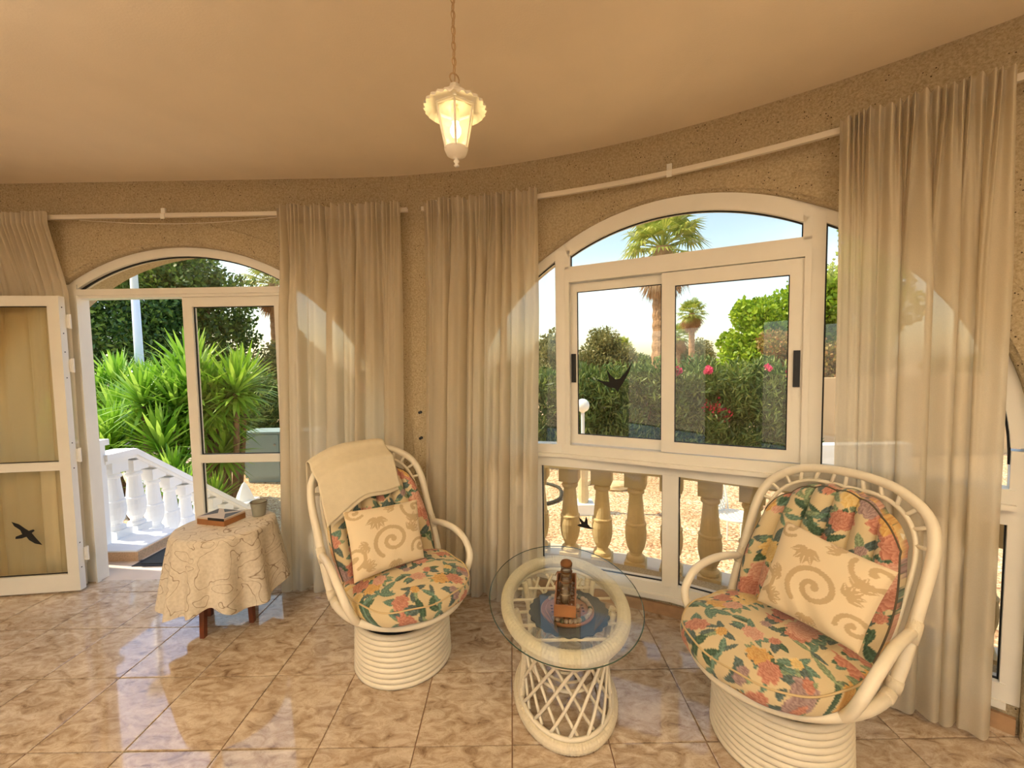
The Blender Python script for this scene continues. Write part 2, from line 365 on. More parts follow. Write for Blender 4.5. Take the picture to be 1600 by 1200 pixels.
XL, YB, XR = X0 + SMIN, -3.5, X0 + RW * math.sin(math.radians(80))
YR = Y0 - RW + RW * math.cos(math.radians(80))
MB().box(XL - .25, XL, YB - .25, Y0 + TH, -.05, HC + .1).build('wall_left', MT['stucco'], kind='structure')
MB().box(XR, XR + .25, YB - .25, YR + .04, -.05, HC + .1).build('wall_right', MT['stucco'], kind='structure')
bw = MB(); xs = [XL, XL + 1.0, XL + 3.2, XL + 4.2, XL + 6.6, XR]
for i in (0, 2, 4): bw.box(xs[i], xs[i + 1], YB - .25, YB, -.05, HC + .1)
for i in (1, 3): bw.box(xs[i], xs[i + 1], YB - .25, YB, 2.25, HC + .1)
bw.build('wall_back', MT['stucco'], kind='structure')
outline = [wp(s, .2, 0)[:2] for s in np.linspace(SMIN, SMAX, 60)]
outline = [(XL - .2, YB - .2), (XL - .2, Y0 + .2)] + [tuple(p) for p in outline] + [(XR + .2, YB - .2)]
MB().prism(outline, lambda a, b: (a, b, HC), lambda a, b: (a, b, HC + .25)).build('ceiling', MT['ceiling'], kind='structure')

# floor: grout bed with a tile each
floor = MB().prism([(a, b) for a, b in outline], lambda a, b: (a, b, -.2), lambda a, b: (a, b, -.006)).build('floor', MT['grout'], kind='structure')
TS = .4055
# convex inner outline used for trimming the edge tiles
inner = [(XL, YB), (XR, YB)] + [tuple(wp(s, .055, 0)[:2]) for s in np.linspace(SMAX, 0, 40)] + [(XL, Y0 + .055)]
def clip(poly, cl):
    out = poly
    for i in range(len(cl)):
        a, b = cl[i], cl[(i + 1) % len(cl)]; inp, out = out, []
        sd = lambda p: (b[0] - a[0]) * (p[1] - a[1]) - (b[1] - a[1]) * (p[0] - a[0])
        for j in range(len(inp)):
            p, q = inp[j], inp[(j + 1) % len(inp)]; sp, sq = sd(p), sd(q)
            if sp >= 0: out.append(p)
            if sp * sq < 0:
                t = sp / (sp - sq); out.append((p[0] + t * (q[0] - p[0]), p[1] + t * (q[1] - p[1])))
        if len(out) < 3: return []
    return out
g = .0022; hs = TS / 2 - g
def tile_mesh(poly, c):
    mb = MB(); P = [(x - c[0], y - c[1]) for x, y in poly]; k = 1 - .004 / TS * 2
    n = len(P); b = 0
    mb.v = [(x, y, -.006) for x, y in P] + [(x, y, -.001) for x, y in P] + [(x * k, y * k, 0) for x, y in P]
    for L in (0, n):
        for i in range(n): mb.f.append((L + i, L + (i + 1) % n, L + n + (i + 1) % n, L + n + i))
    mb.f.append(tuple(range(2 * n, 3 * n)))
    return mb.mesh('floor_tile', MT['marble'])
full = tile_mesh([(-hs, -hs), (hs, -hs), (hs, hs), (-hs, hs)], (0, 0))
for i in range(-13, 8):
    for j in range(-4, 5):
        cx, cy = .381 + (i + .5) * TS, 1.6225 + (j + .5) * TS
        sq = [(cx - hs, cy - hs), (cx + hs, cy - hs), (cx + hs, cy + hs), (cx - hs, cy + hs)]
        cl = clip(sq, inner)
        if len(cl) < 3: continue
        whole = len(cl) == 4 and all(abs(a[0] - b[0]) + abs(a[1] - b[1]) < 1e-6 for a, b in zip(sorted(cl), sorted(sq)))
        t = link('floor_tile', full if whole else tile_mesh(cl, (cx, cy)), floor); t.location = (cx, cy, 0)
# rest of the floor behind the camera: the same tile as a plain slab
MB().prism([(XL, YB), (XR, YB), (XR, 0.0), (XL, 0.0)], lambda a, b: (a, b, -.006), lambda a, b: (a, min(b, 1.6225 - 4 * TS), -.0005)).build('rear_slab', MT['marble'], floor)

# baseboards on the plain stretches
def strip(name, s0, s1, o0, o1, z0, z1, m, parent=None, n=None, **k):
    mb = MB(); n = n or max(1, int((s1 - s0) / .1)); ss = np.linspace(s0, s1, n + 1)
    mb.grid([[wp(s, o, z) for s in ss] for o, z in ((o1, z0), (o0, z0), (o0, z1), (o1, z1))], closeu=True)
    e = len(mb.v)
    mb.f += [tuple(i * (n + 1) for i in range(4))[::-1], tuple(i * (n + 1) + n for i in range(4))]
    return mb.build(name, m, parent, **k)
tilem = pbr('skirting_tile', lin(176, 140, 104), .3, .15, 16)
strip('baseboard_left', SMIN, DOO['c'] - DOO['r'] - .02, -.012, 0, 0, .075, tilem, kind='structure')
strip('baseboard_front', DOO['c'] + DOO['r'] + .02, WIN['c'] - WIN['r'] - .02, -.012, 0, 0, .075, tilem, kind='structure')
strip('baseboard_right', WIN['c'] + WIN['r'] + .02, SMAX, -.012, 0, 0, .075, tilem, kind='structure')

# ------------------------------------------------------------------ frames
def facet(kn):
    def f(s, off, z):
        i = 0
        while i < len(kn) - 2 and s > kn[i + 1]: i += 1
        t = (s - kn[i]) / (kn[i + 1] - kn[i]); return wp(kn[i], off, z) * (1 - t) + wp(kn[i + 1], off, z) * t
    return f
def bar(mb, fp, s0, s1, z0, z1, o0, o1):
    return mb.hexa([fp(s0, o0, z0), fp(s1, o0, z0), fp(s1, o1, z0), fp(s0, o1, z0), fp(s0, o0, z1), fp(s1, o0, z1), fp(s1, o1, z1), fp(s0, o1, z1)])
def ring(mb, fp, o, ro, ri, o0, o1, sa, sb, n=48):
    a0 = math.acos(max(-1, min(1, (sa - o['c']) / ri))); a1 = math.acos(max(-1, min(1, (sb - o['c']) / ri)))
    A = np.linspace(a0, a1, n); P = lambda r, off, a: fp(o['c'] + r * math.cos(a), off, o['z'] + r * math.sin(a))
    mb.grid([[P(r, q, a) for a in A] for r, q in ((ro, o0), (ro, o1), (ri, o1), (ri, o0))], closeu=True)
    return mb
def pane(fp, s0, s1, zb, top, oc, name, parent, m=None, n=24, th=.003, **k):
    ss = np.linspace(s0, s1, n if callable(top) else 2); tf = top if callable(top) else (lambda s: top)
    mb = MB()
    mb.grid([[fp(s, q, z(s)) for s in ss] for q, z in ((oc - th, lambda s: zb), (oc - th, tf), (oc + th, tf), (oc + th, lambda s: zb))], closeu=True)
    N = len(ss); mb.f += [tuple(i * N for i in range(4)), tuple(i * N + N - 1 for i in range(4))[::-1]]
    return mb.build(name, m or MT['glass'], parent, **k)
def gasket(fp, s0, s1, z0, z1, o, name, parent, w=.006):
    mb = MB(); bar(mb, fp, s0, s0 + w, z0, z1, o - .006, o + .006); bar(mb, fp, s1 - w, s1, z0, z1, o - .006, o + .006)
    bar(mb, fp, s0, s1, z0, z0 + w, o - .006, o + .006); bar(mb, fp, s0, s1, z1 - w, z1, o - .006, o + .006)
    return mb.build(name, MT['gasket'], parent)

# ---- window_1
win = link('window_1', None, kind='structure')
UP = facet([.845, 1.543, 2.918, 3.625]); LO = facet([.845, 1.357, 2.222, 3.09, 3.625])
WIDE = lambda s, o, z: wp(s, o, z)
c, r = WIN['c'], WIN['r']
b = MB(); ring(b, UP, WIN, r - .001, r - .058, .045, .115, c + r - .06, c - r + .06, 64)
bar(b, LO, c - r + .001, c - r + .058, .12, WIN['z'] + .06, .045, .115); bar(b, LO, c + r - .058, c + r - .001, .12, WIN['z'] + .06, .045, .115)
b.build('frame', MT['frame'], win)
b = MB()
for s0, s1 in ((1.512, 1.574), (2.890, 2.946)): bar(b, UP, s0, s1, .99, arch(WIN, (s0 + s1) / 2, r - .02), .04, .118)
b.build('mullion', MT['frame'], win)
b = MB(); bar(b, UP, 1.574, 2.890, 2.105, 2.175, .036, .118); b.build('transom', MT['frame'], win)
# fanlight sash
b = MB(); ring(b, UP, WIN, r - .05, r - .09, .04, .11, 2.862, 1.602, 40)
bar(b, UP, 1.574, 2.890, 2.172, 2.205, .04, .11); bar(b, UP, 1.574, 1.612, 2.19, 2.31, .04, .11); bar(b, UP, 2.852, 2.890, 2.19, 2.31, .04, .11)
fan = b.build('fanlight_sash', MT['frame'], win)
pane(UP, 1.605, 2.86, 2.2, lambda s: arch(WIN, s, r - .085), .075, 'pane', fan)
gb = MB(); ring(gb, UP, WIN, r - .088, r - .096, .068, .082, 2.852, 1.612, 40); bar(gb, UP, 1.612, 1.618, 2.205, 2.33, .068, .082); bar(gb, UP, 2.846, 2.852, 2.205, 2.33, .068, .082)
gb.build('gasket', MT['gasket'], fan)
# side lights
for sa, sb in ((.905, 1.512), (2.946, 3.565)):
    f = lambda s: min(arch(WIN, s, r - .055) or 1.1, 9)
    p = pane(UP, sa, sb, 1.03, f, .075, 'pane', win)
    e = sb if sa < 2 else sa
    gb = MB(); bar(gb, UP, min(e, e + (-.007 if sa < 2 else .007)), max(e, e + (-.007 if sa < 2 else .007)), 1.03, arch(WIN, e, r - .058), .068, .082)
    bar(gb, UP, sa, sb, 1.026, 1.034, .068, .082); ring(gb, UP, WIN, r - .056, r - .064, .068, .082, sb, sa, 24); gb.build('gasket', MT['gasket'], win)
# sill
b = MB(); ss = [c - r + .04, 1.543, 2.918, c + r - .04]
for a0, a1 in zip(ss[:-1], ss[1:]): bar(b, UP, a0, a1, .955, 1.035, .035, .118); bar(b, UP, a0, a1, .952, .975, .012, .04)
b.build('sill_rail', MT['frame'], win)
b = MB()
for a0, a1 in ((c - r + .04, 1.357), (1.357, 2.222), (2.222, 3.09), (3.09, c + r - .04)): bar(b, LO, a0, a1, .885, .958, .04, .118); bar(b, LO, a0, a1, .10, .20, .04, .118); bar(b, LO, a0, a1, .10, .13, .022, .04)
b.build('lower_rail', MT['frame'], win)
b = MB()
for a0, a1 in ((1.312, 1.402), (2.176, 2.268), (3.045, 3.135)): bar(b, LO, a0, a1, .19, .89, .038, .118)
b.build('lower_mullion', MT['frame'], win)
lowpanes = []
for a0, a1 in ((.90, 1.314), (1.40, 2.178), (2.266, 3.047), (3.133, 3.57)):
    lowpanes.append(pane(LO, a0, a1, .195, .888, .078, 'pane', win)); gasket(LO, a0, a1, .197, .888, .075, 'gasket', win, .008)
# sliding sashes
b = MB(); bar(b, UP, 1.574, 1.604, 1.03, 2.11, .034, .118); bar(b, UP, 2.862, 2.890, 1.03, 2.11, .03, .118)
b.build('track', MT['frame'], win)
def sash(s0, s1, o0, o1, wl, wr, zt, hs_, hz):
    z0, z1 = 1.04, 2.10; b = MB()
    bar(b, UP, s0, s0 + wl, z0, z1, o0, o1); bar(b, UP, s1 - wr, s1, z0, z1, o0, o1)
    bar(b, UP, s0 + wl, s1 - wr, z0, z0 + .062, o0, o1); bar(b, UP, s0 + wl, s1 - wr, z1 - zt, z1, o0, o1)
    w_ = b.build('sliding_sash', MT['frame'], win); m_ = (o0 + o1) / 2
    pane(UP, s0 + wl - .003, s1 - wr + .003, z0 + .058, z1 - zt + .004, m_, 'pane', w_)
    gasket(UP, s0 + wl - .002, s1 - wr + .002, z0 + .059, z1 - zt + .003, m_, 'gasket', w_, .007)
    hb = MB(); bar(hb, UP, hs_, hs_ + .03, hz, hz + .19, o0 - .009, o0 + .002); bar(hb, UP, hs_ + .006, hs_ + .014, hz + .02, hz + .17, o0 - .014, o0 - .008)
    hb.build('pull_handle', MT['black'], w_, label='black recessed pull handle'); return w_
sashL = sash(1.604, 2.20, .082, .108, .045, .03, .055, 1.610, 1.45)
sashR = sash(2.175, 2.862, .045, .075, .072, .062, .078, 2.822, 1.44)

# ---- door_1
door = link('door_1', None, kind='structure')
DP = WIDE; c, r = DOO['c'], DOO['r']
b = MB(); ring(b, DP, DOO, r - .001, r - .06, .045, .115, c + r - .062, c - r + .062, 64)
bar(b, DP, c - r + .001, c - r + .06, 0, DOO['z'] + .05, .045, .115); bar(b, DP, c + r - .06, c + r - .001, 0, DOO['z'] + .05, .045, .115)
b.build('frame', MT['frame'], door)
b = MB(); bar(b, DP, -1.995, -1.925, 0, arch(DOO, -1.96, r - .02), .035, .12); bar(b, DP, -.445, -.385, 0, arch(DOO, -.41, r - .02), .035, .12)
bar(b, DP, -1.925, -1.913, 0, 2.12, .02, .05)
b.build('jamb', MT['frame'], door)
b = MB(); bar(b, DP, -1.93, -.44, 2.10, 2.165, .03, .12); bar(b, DP, -1.93, -.44, 2.12, 2.145, .02, .03); b.build('transom', MT['frame'], door)
fp_ = pane(DP, -1.93, -.44, 2.16, lambda s: arch(DOO, s, r - .058), .08, 'pane', door)
gb = MB(); ring(gb, DP, DOO, r - .058, r - .068, .07, .085, -.44, -1.93, 40); bar(gb, DP, -1.93, -.44, 2.16, 2.168, .07, .085); gb.build('gasket', MT['gasket'], door)
for sa, sb in ((c - r + .058, -1.993), (-.387, c + r - .058)):
    pane(DP, sa, sb, .14, lambda s: arch(DOO, s, r - .057) or DOO['z'], .08, 'pane', door)
    b = MB()
    n_ = 6; q = np.linspace(sa, sb, n_)
    for a0, a1 in zip(q[:-1], q[1:]):
        bar(b, DP, a0, a1, 0, .15, .04, .115); bar(b, DP, a0, a1, .9, .96, .04, .115)
    b.build('side_rail', MT['frame'], door)
# closed leaf
def leaf(fp, s0, s1, parent, o0=.045, o1=.09, st=.068):
    b = MB(); bar(b, fp, s0, s0 + st, .012, 2.10, o0, o1); bar(b, fp, s1 - st, s1, .012, 2.10, o0, o1)
    for z0, z1 in ((.012, .135), (.885, .945), (2.03, 2.10)): bar(b, fp, s0 + st, s1 - st, z0, z1, o0, o1)
    b.build('leaf_frame', MT['frame'], parent); m_ = (o0 + o1) / 2
    for z0, z1 in ((.135, .885), (.945, 2.03)):
        pane(fp, s0 + st - .004, s1 - st + .004, z0 - .004, z1 + .004, m_, 'pane', parent); gasket(fp, s0 + st - .003, s1 - st + .003, z0 - .003, z1 + .003, m_, 'gasket', parent, .008)
leaf(DP, -1.178, -.447, door)
# open leaf folded back into the room
leafo = link('door_2', None, kind='structure'); leafo.location = (-3.106, 2.895, 0); leafo.rotation_euler = (0, 0, math.radians(6.2))
LF = lambda s, o, z: np.array((s, o, z))
leaf(LF, -.765, -.012, leafo, -.045, 0.0, .074)
for k, z in enumerate((.26, .98, 1.62, 1.93)):
    hb = MB(); hb.tube([(.0, .012, z - .05), (.0, .012, z + .05)], .009, 8); hb.box(-.016, .0, -.001, .006, z - .045, z + .045)
    hb.build('hinge', MT['frame'], leafo)
    d = MB()
    for zz in (-.02, .03): d.lathe([(.004, 0), (.004, .0015)], 8, (0, 0, 0))
    d.v = []; d.f = []
    for zz in (-.09, .09): d.box(-.0125, -.0115, -.028, -.020, z + zz, z + zz + .008)
    d.build('screw', MT['gasket'], leafo)

# bird decals
def decal(name, poly, fp, sc_, zc_, size, off, parent, label, rot=0):
    ca, sa = math.cos(rot), math.sin(rot)
    pts = [(sc_ + (x * ca - y * sa) * size, zc_ + (x * sa + y * ca) * size) for x, y in poly]
    MB().prism(pts, lambda a, b: fp(a, off - .0012, b), lambda a, b: fp(a, off - .0002, b)).build(name, MT['decal'], parent, label=label)
swallow = [(-1, .18), (-.55, .02), (-.28, .0), (-.36, .42), (-.42, .62), (-.2, .3), (.02, .12), (.2, .16), (.5, .5), (.78, .95), (.62, .45), (.36, -.05), (.2, -.28), (.1, -.46), (-.02, -.3), (-.3, -.26), (-.6, -.08)]
decal('bird_decal', swallow, UP, 1.895, 1.455, .135, .089, sashL, 'black swallow silhouette sticker')
flyer = [(-.95, -.28), (-.7, -.12), (-.45, -.02), (-.62, .3), (-.72, .75), (-.4, .45), (-.12, .2), (.02, .55), (.12, .95), (.26, .5), (.3, .0), (.55, -.25), (1, -.42), (.55, -.5), (.2, -.48), (-.2, -.46), (-.6, -.42)]
decal('bird_decal', flyer, LO, 1.695, .50, .058, .072, lowpanes[1], 'black flying bird silhouette sticker')
hawk = [(-.9, .92), (-.45, .72), (-.1, .4), (.12, .22), (.42, .3), (.5, .2), (.3, .05), (.55, -.35), (.9, -.85), (.45, -.72), (.1, -.45), (-.05, -.2), (-.35, -.3), (-.75, -.32), (-.72, -.15), (-.3, .0), (-.4, .3), (-.75, .6)]
decal('bird_decal', hawk, LF, -.335, .44, .1, -.032, leafo, 'black hawk silhouette sticker')

# sill block and skirting under the window
b = MB(); n_ = 30; ss = np.linspace(WIN['c'] - WIN['r'] + .002, WIN['c'] + WIN['r'] - .002, n_)
for a0, a1 in zip(ss[:-1], ss[1:]): bar(b, WIDE, a0, a1, -.02, .115, .05, TH - .01)
b.build('wall_sill', MT['stucco'], kind='structure')
strip('baseboard_window', WIN['c'] - WIN['r'] + .01, WIN['c'] + WIN['r'] - .01, .032, .05, 0, .07, tilem, kind='structure')
# threshold under the door
b = MB()
for a0, a1 in zip(np.linspace(c - r, c + r, 25)[:-1], np.linspace(c - r, c + r, 25)[1:]): bar(b, WIDE, a0, a1, -.3, -.004, .045, TH + .02)
b.build('threshold', MT['step'], kind='structure')

# ------------------------------------------------------------------ curtain rails
def rail(s0, s1, name, label, brs):
    o = thing(name, label, 'curtain rail')
    mb = MB(); n = max(2, int((s1 - s0) / .06)); ss = np.linspace(s0, s1, n)
    mb.grid([[wp(s, q, z) for s in ss] for q, z in ((-.085, 2.622), (-.065, 2.622), (-.065, 2.65), (-.085, 2.65))], closeu=True)
    mb.build('rail', MT['rail'], o)
    for s in brs:
        mb = MB(); bar(mb, WIDE, s - .014, s + .014, 2.645, 2.685, -.082, -.07); bar(mb, WIDE, s - .012, s + .012, 2.648, 2.655, -.078, 0.); bar(mb, WIDE, s - .014, s + .014, 2.61, 2.645, -.09, -.086)
        mb.build('bracket', MT['frame'], o)
    return o
rl = rail(-3.0, .52, 'curtain_rail', 'straight white curtain rail above the arched door', (-2.6, -1.17, .44))
cord = [wp(s, -.075, 2.615 - .035 * math.sin(PI * (s + 1.75) / 1.37)) for s in np.linspace(-1.75, -.38, 20)]
MB().tube(cord, .0025, 5).build('cord', MT['rail'], rl)
rr_ = rail(.62, 4.4, 'curtain_rail', 'curved white curtain rail above the arched window', (.72, 2.222, 3.62))

# ------------------------------------------------------------------ curtains
def curtain(name, label, st, sb, zb, off, amp, folds, seed, env=None, ztop=2.675, zl=None, group=None):
    rng = np.random.RandomState(seed); NU, NV = 360, 46
    u = np.linspace(0, 1, NU)
    # irregular fold phase
    k = rng.rand(folds + 1) * 1.3 + .35; k = np.cumsum(k); k = (k - k[0]) / (k[-1] - k[0])
    ph = np.interp(u, k, np.arange(folds + 1)) * 2 * PI
    A = np.interp(u, np.linspace(0, 1, folds + 3), rng.rand(folds + 3) * .9 + .35)
    if env: A = A * np.interp(u, *zip(*env))
    k2 = np.cumsum(rng.rand(folds * 3) + .5); k2 = (k2 - k2[0]) / (k2[-1] - k2[0]); ph2 = np.interp(u, k2, np.arange(folds * 3)) * 2 * PI
    zz = np.concatenate([np.linspace(ztop, 2.58, 9), np.linspace(2.56, zb, NV - 9)])
    P = np.zeros((NV, NU, 3)); frill = .012 * np.interp(u, np.linspace(0, 1, 30), rng.rand(30) * 2 - 1)
    lean = rng.rand(folds * 2) - .5; lean = np.interp(u, np.linspace(0, 1, folds * 2), lean)
    for i, z in enumerate(zz):
        t = (2.58 - z) / (2.58 - zb) if z < 2.58 else 0
        body = (np.sin(ph + .6 * np.sin(ph) + .5 * t) + .22 * np.sin(2.37 * ph + 1.1 + 1.5 * t) + .25 * np.sin(.43 * ph + 2 * t)) * A * amp * (min(1, .25 + t * 3)) * (1 + .3 * t)
        head = np.sin(ph2) * (.014 * max(0, 1 - t * 7) + .006 * max(0, 1 - t * 1.6))
        o = np.minimum(off + (-.114 - off) * max(0, 1 - t * 6) + body + head, -.012); s = st[0] + (st[1] - st[0]) * u; s2 = sb[0] + (sb[1] - sb[0]) * u
        s = s * (1 - t) + s2 * t + .024 * np.cos(ph) * A * min(1, t * 4) + lean * .03 * t * (1 - t) * 2
        zt = z + (frill * (1 if z > 2.6 else 0) * (z - 2.6) / .075)
        if t > .97: zt = z + .006 * np.sin(ph * .5)
        for j in range(NU): P[i, j] = wp(s[j], o[j], zt[j] if hasattr(zt, '__len__') else zt)
    root = thing(name, label, 'curtain', group=group)
    a = MB(); a.grid(P[8:][:, ::-1]); a.build('panel', MT['sheer'], root, smooth=True)
    h = MB(); h.grid(P[:9][:, ::-1]); h.build('heading', MT['heading'], root, smooth=True)
    return root
curtain('curtain', 'cream gathered curtain hanging behind the open door leaf', (-2.75, -1.93), (-2.75, -1.96), .02, -.027, .013, 8, 3, ztop=2.66)
curtain('curtain', 'cream gathered curtain between the arched door and the stucco pillar', (-.375, .48), (-.43, .40), .015, -.112, .052, 8, 11)
curtain('curtain', 'cream gathered curtain between the stucco pillar and the sliding window', (.65, 1.435), (.56, 1.375), .015, -.112, .052, 8, 23)
curtain('curtain', 'cream gathered curtain hanging behind the chair without a throw', (2.985, 3.515), (3.0, 3.515), .02, -.092, .038, 7, 37, env=[(0, .2), (.22, .3), (.34, 1), (1, 1)])

for z, lab in ((1.245, 'upper small dark curtain tie hook on the stucco pillar'), (1.06, 'lower small dark curtain tie hook on the stucco pillar')):
    q = wp(.545, 0, z); o = thing('wall_hook', lab, 'hook', tuple(q), -.545 / RW)
    MB().lathe([(.011, 0), (.011, .004), (.004, .006), (.004, .022), (.010, .026), (.010, .03)], 12).build('knob', MT['black'], o); o.children[0].rotation_euler = (PI / 2, 0, 0)

# ------------------------------------------------------------------ hanging lanterns
def lantern(loc, label, ztop):
    LS = .76; ztop = loc[2] + (ztop - loc[2]) / LS
    o = thing('hanging_lantern', label, 'lantern', loc, .62); o.scale = (LS, LS, LS)
    hexp = lambda r, z, ph=0: [(r * math.cos(PI / 3 * k + ph), r * math.sin(PI / 3 * k + ph), z) for k in range(6)]
    T, Bt = hexp(.086, .245), hexp(.048, .075)
    for k in range(6):
        a, b_, c_, d_ = [np.array(p) for p in (T[k], T[(k + 1) % 6], Bt[(k + 1) % 6], Bt[k])]
        n_ = np.cross(b_ - a, d_ - a); n_ = n_ / np.linalg.norm(n_) * .0012
        MB().hexa([d_ - n_, c_ - n_, c_ + n_, d_ + n_, a - n_, b_ - n_, b_ + n_, a + n_]).build('pane', MT['lglass'], o)
    b = MB()
    for k in range(6): b.tube([T[k], Bt[k]], .0058, 6)
    for R in (T, Bt): b.tube([Vector(p) for p in R], .007, 6, closed=True)
    # scalloped skirts under the rim and over the base ring
    for k in range(6):
        for R, R2, n_, dp in ((T, Bt, 8, .14), (Bt, T, 7, .10)):
            a, b_ = np.array(R[k]), np.array(R[(k + 1) % 6]); a2, b2 = np.array(R2[k]), np.array(R2[(k + 1) % 6])
            up_ = []; dn = []
            for i in range(n_ * 2 + 1):
                t = i / (n_ * 2); p = a + (b_ - a) * t; q = a2 + (b2 - a2) * t
                f = dp * (.55 + .45 * abs(2 * t - 1)) * (.75 + .25 * (i % 2)); up_.append(p); dn.append(p + (q - p) * f * .55)
            b.grid([up_, dn])
    b.build('frame', MT['lantern'], o)
    # frilled brim and roof
    rows = []
    for rr, z, fr in ((.078, .252, 0), (.095, .262, 0), (.115, .262, .3), (.130, .252, .8), (.133, .240, 1)):
        rows.append([(rr * (1 + .03 * fr * math.cos(24 * a)) * math.cos(a), rr * (1 + .03 * fr * math.cos(24 * a)) * math.sin(a), z + .003 * fr * math.cos(24 * a)) for a in np.linspace(0, 2 * PI, 109)[:-1]])
    MB().grid(rows, closev=True).build('brim', MT['lantern'], o, smooth=True)
    MB().lathe([(.09, .262), (.078, .285), (.05, .312), (.026, .326), (.022, .345), (.008, .352)], 24).build('roof', MT['lantern'], o, smooth=True)
    MB().lathe([(.006, 0), (.012, .006), (.006, .014), (.013, .024), (.006, .034), (.02, .04), (.042, .052), (.05, .07), (.052, .078)], 24).build('finial', MT['lantern'], o, smooth=True)
    MB().tube([(.022 * math.cos(a), 0, .372 + .022 * math.sin(a)) for a in np.linspace(0, 2 * PI, 25)[:-1]], .0035, 6, closed=True).build('ring', MT['chain'], o)
    z = .392; k = 0
    while loc[2] + z < ztop - .03:
        pts = [(0, .009 * math.cos(a), z + .019 + .019 * math.sin(a)) for a in np.linspace(0, 2 * PI, 17)[:-1]]
        if k % 2: pts = [(y, x, zz) for x, y, zz in pts]
        MB().tube(pts, .0026, 6, closed=True).build('chain_link', MT['chain'], o); z += .032; k += 1
    MB().tube([(.004, .003, .34), (.004, .003, ztop - loc[2])], .003, 6).build('cable', MT['chain'], o)
    MB().lathe([(.05, ztop - loc[2] - .03), (.05, ztop - loc[2] - .01), (.045, ztop - loc[2])], 24).build('ceiling_cup', MT['lantern'], o)
    MB().lathe([(.017, .19), (.017, .245), (.006, .25), (.006, .27)], 16).build('socket', MT['socket'], o)
    MB().lathe([(.002, .125), (.016, .13), (.024, .147), (.023, .163), (.014, .182), (.012, .192)], 16).build('bulb', MT['bulb'], o, smooth=True)
    L = bpy.data.lights.new('lantern_light', 'POINT'); L.energy = LANTERN_W; L.color = WARM; L.shadow_soft_size = .03
    lo = bpy.data.objects.new('lantern_light', L); COL.objects.link(lo); lo.parent = o; lo.location = (0, 0, .155)
    return o
def m_lglass():
    m, n, out = mat('lantern_glass'); t = n.nodes.new('ShaderNodeBsdfTransparent'); t.inputs[0].default_value = (.92, .86, .66, 1)
    q = n.nodes.new('ShaderNodeBsdfTranslucent'); q.inputs[0].default_value = (.9, .82, .58, 1)
    g_ = nd(n, 'ShaderNodeBsdfGlossy', Roughness=.25)
    a = n.nodes.new('ShaderNodeMixShader'); a.inputs[0].default_value = .12; n.links.new(t.outputs[0], a.inputs[1]); n.links.new(q.outputs[0], a.inputs[2])
    b = n.nodes.new('ShaderNodeMixShader'); b.inputs[0].default_value = .06; n.links.new(a.outputs[0], b.inputs[1]); n.links.new(g_.outputs[0], b.inputs[2])
    n.links.new(b.outputs[0], out.inputs[0]); return m
MT['lglass'] = m_lglass()
lantern((-.172, 1.40, 2.246), 'lit white lantern hanging on a chain between door and window', HC)

# fill lights added out of view at the rear to brighten the room
def fill_light(x, y, label, power):
    o = thing('fill_lamp', label, 'fill light', (x, y, 0), 0, 'added fill lights at the rear')
    MB().lathe([(.14, 0), (.14, .02), (.03, .035), (.012, .05)], 32).build('base', MT['rail'], o)
    MB().tube([(0, 0, .03), (0, 0, 1.62)], .012, 12).build('pole', MT['rail'], o)
    MB().lathe([(.02, 1.6), (.09, 1.63), (.16, 1.70), (.165, 1.70), (.09, 1.622), (.02, 1.59)], 32, cap=False).build('bowl', MT['fill_bowl'], o)
    L = bpy.data.lights.new('fill_spot', 'SPOT'); L.spot_size = math.radians(142); L.spot_blend = .9; L.energy = FILL_W * power; L.color = WARM; L.shadow_soft_size = .12
    lo = bpy.data.objects.new('fill_spot', L); COL.objects.link(lo); lo.parent = o; lo.location = (0, 0, 1.74); lo.rotation_euler = (PI, 0, 0)
fill_light(-2.3, -.75, 'added cream fill lamp, out of view, toward the left wall', 1.1)
fill_light(1.3, -1.1, 'added cream fill lamp, out of view, toward the right wall', .75)

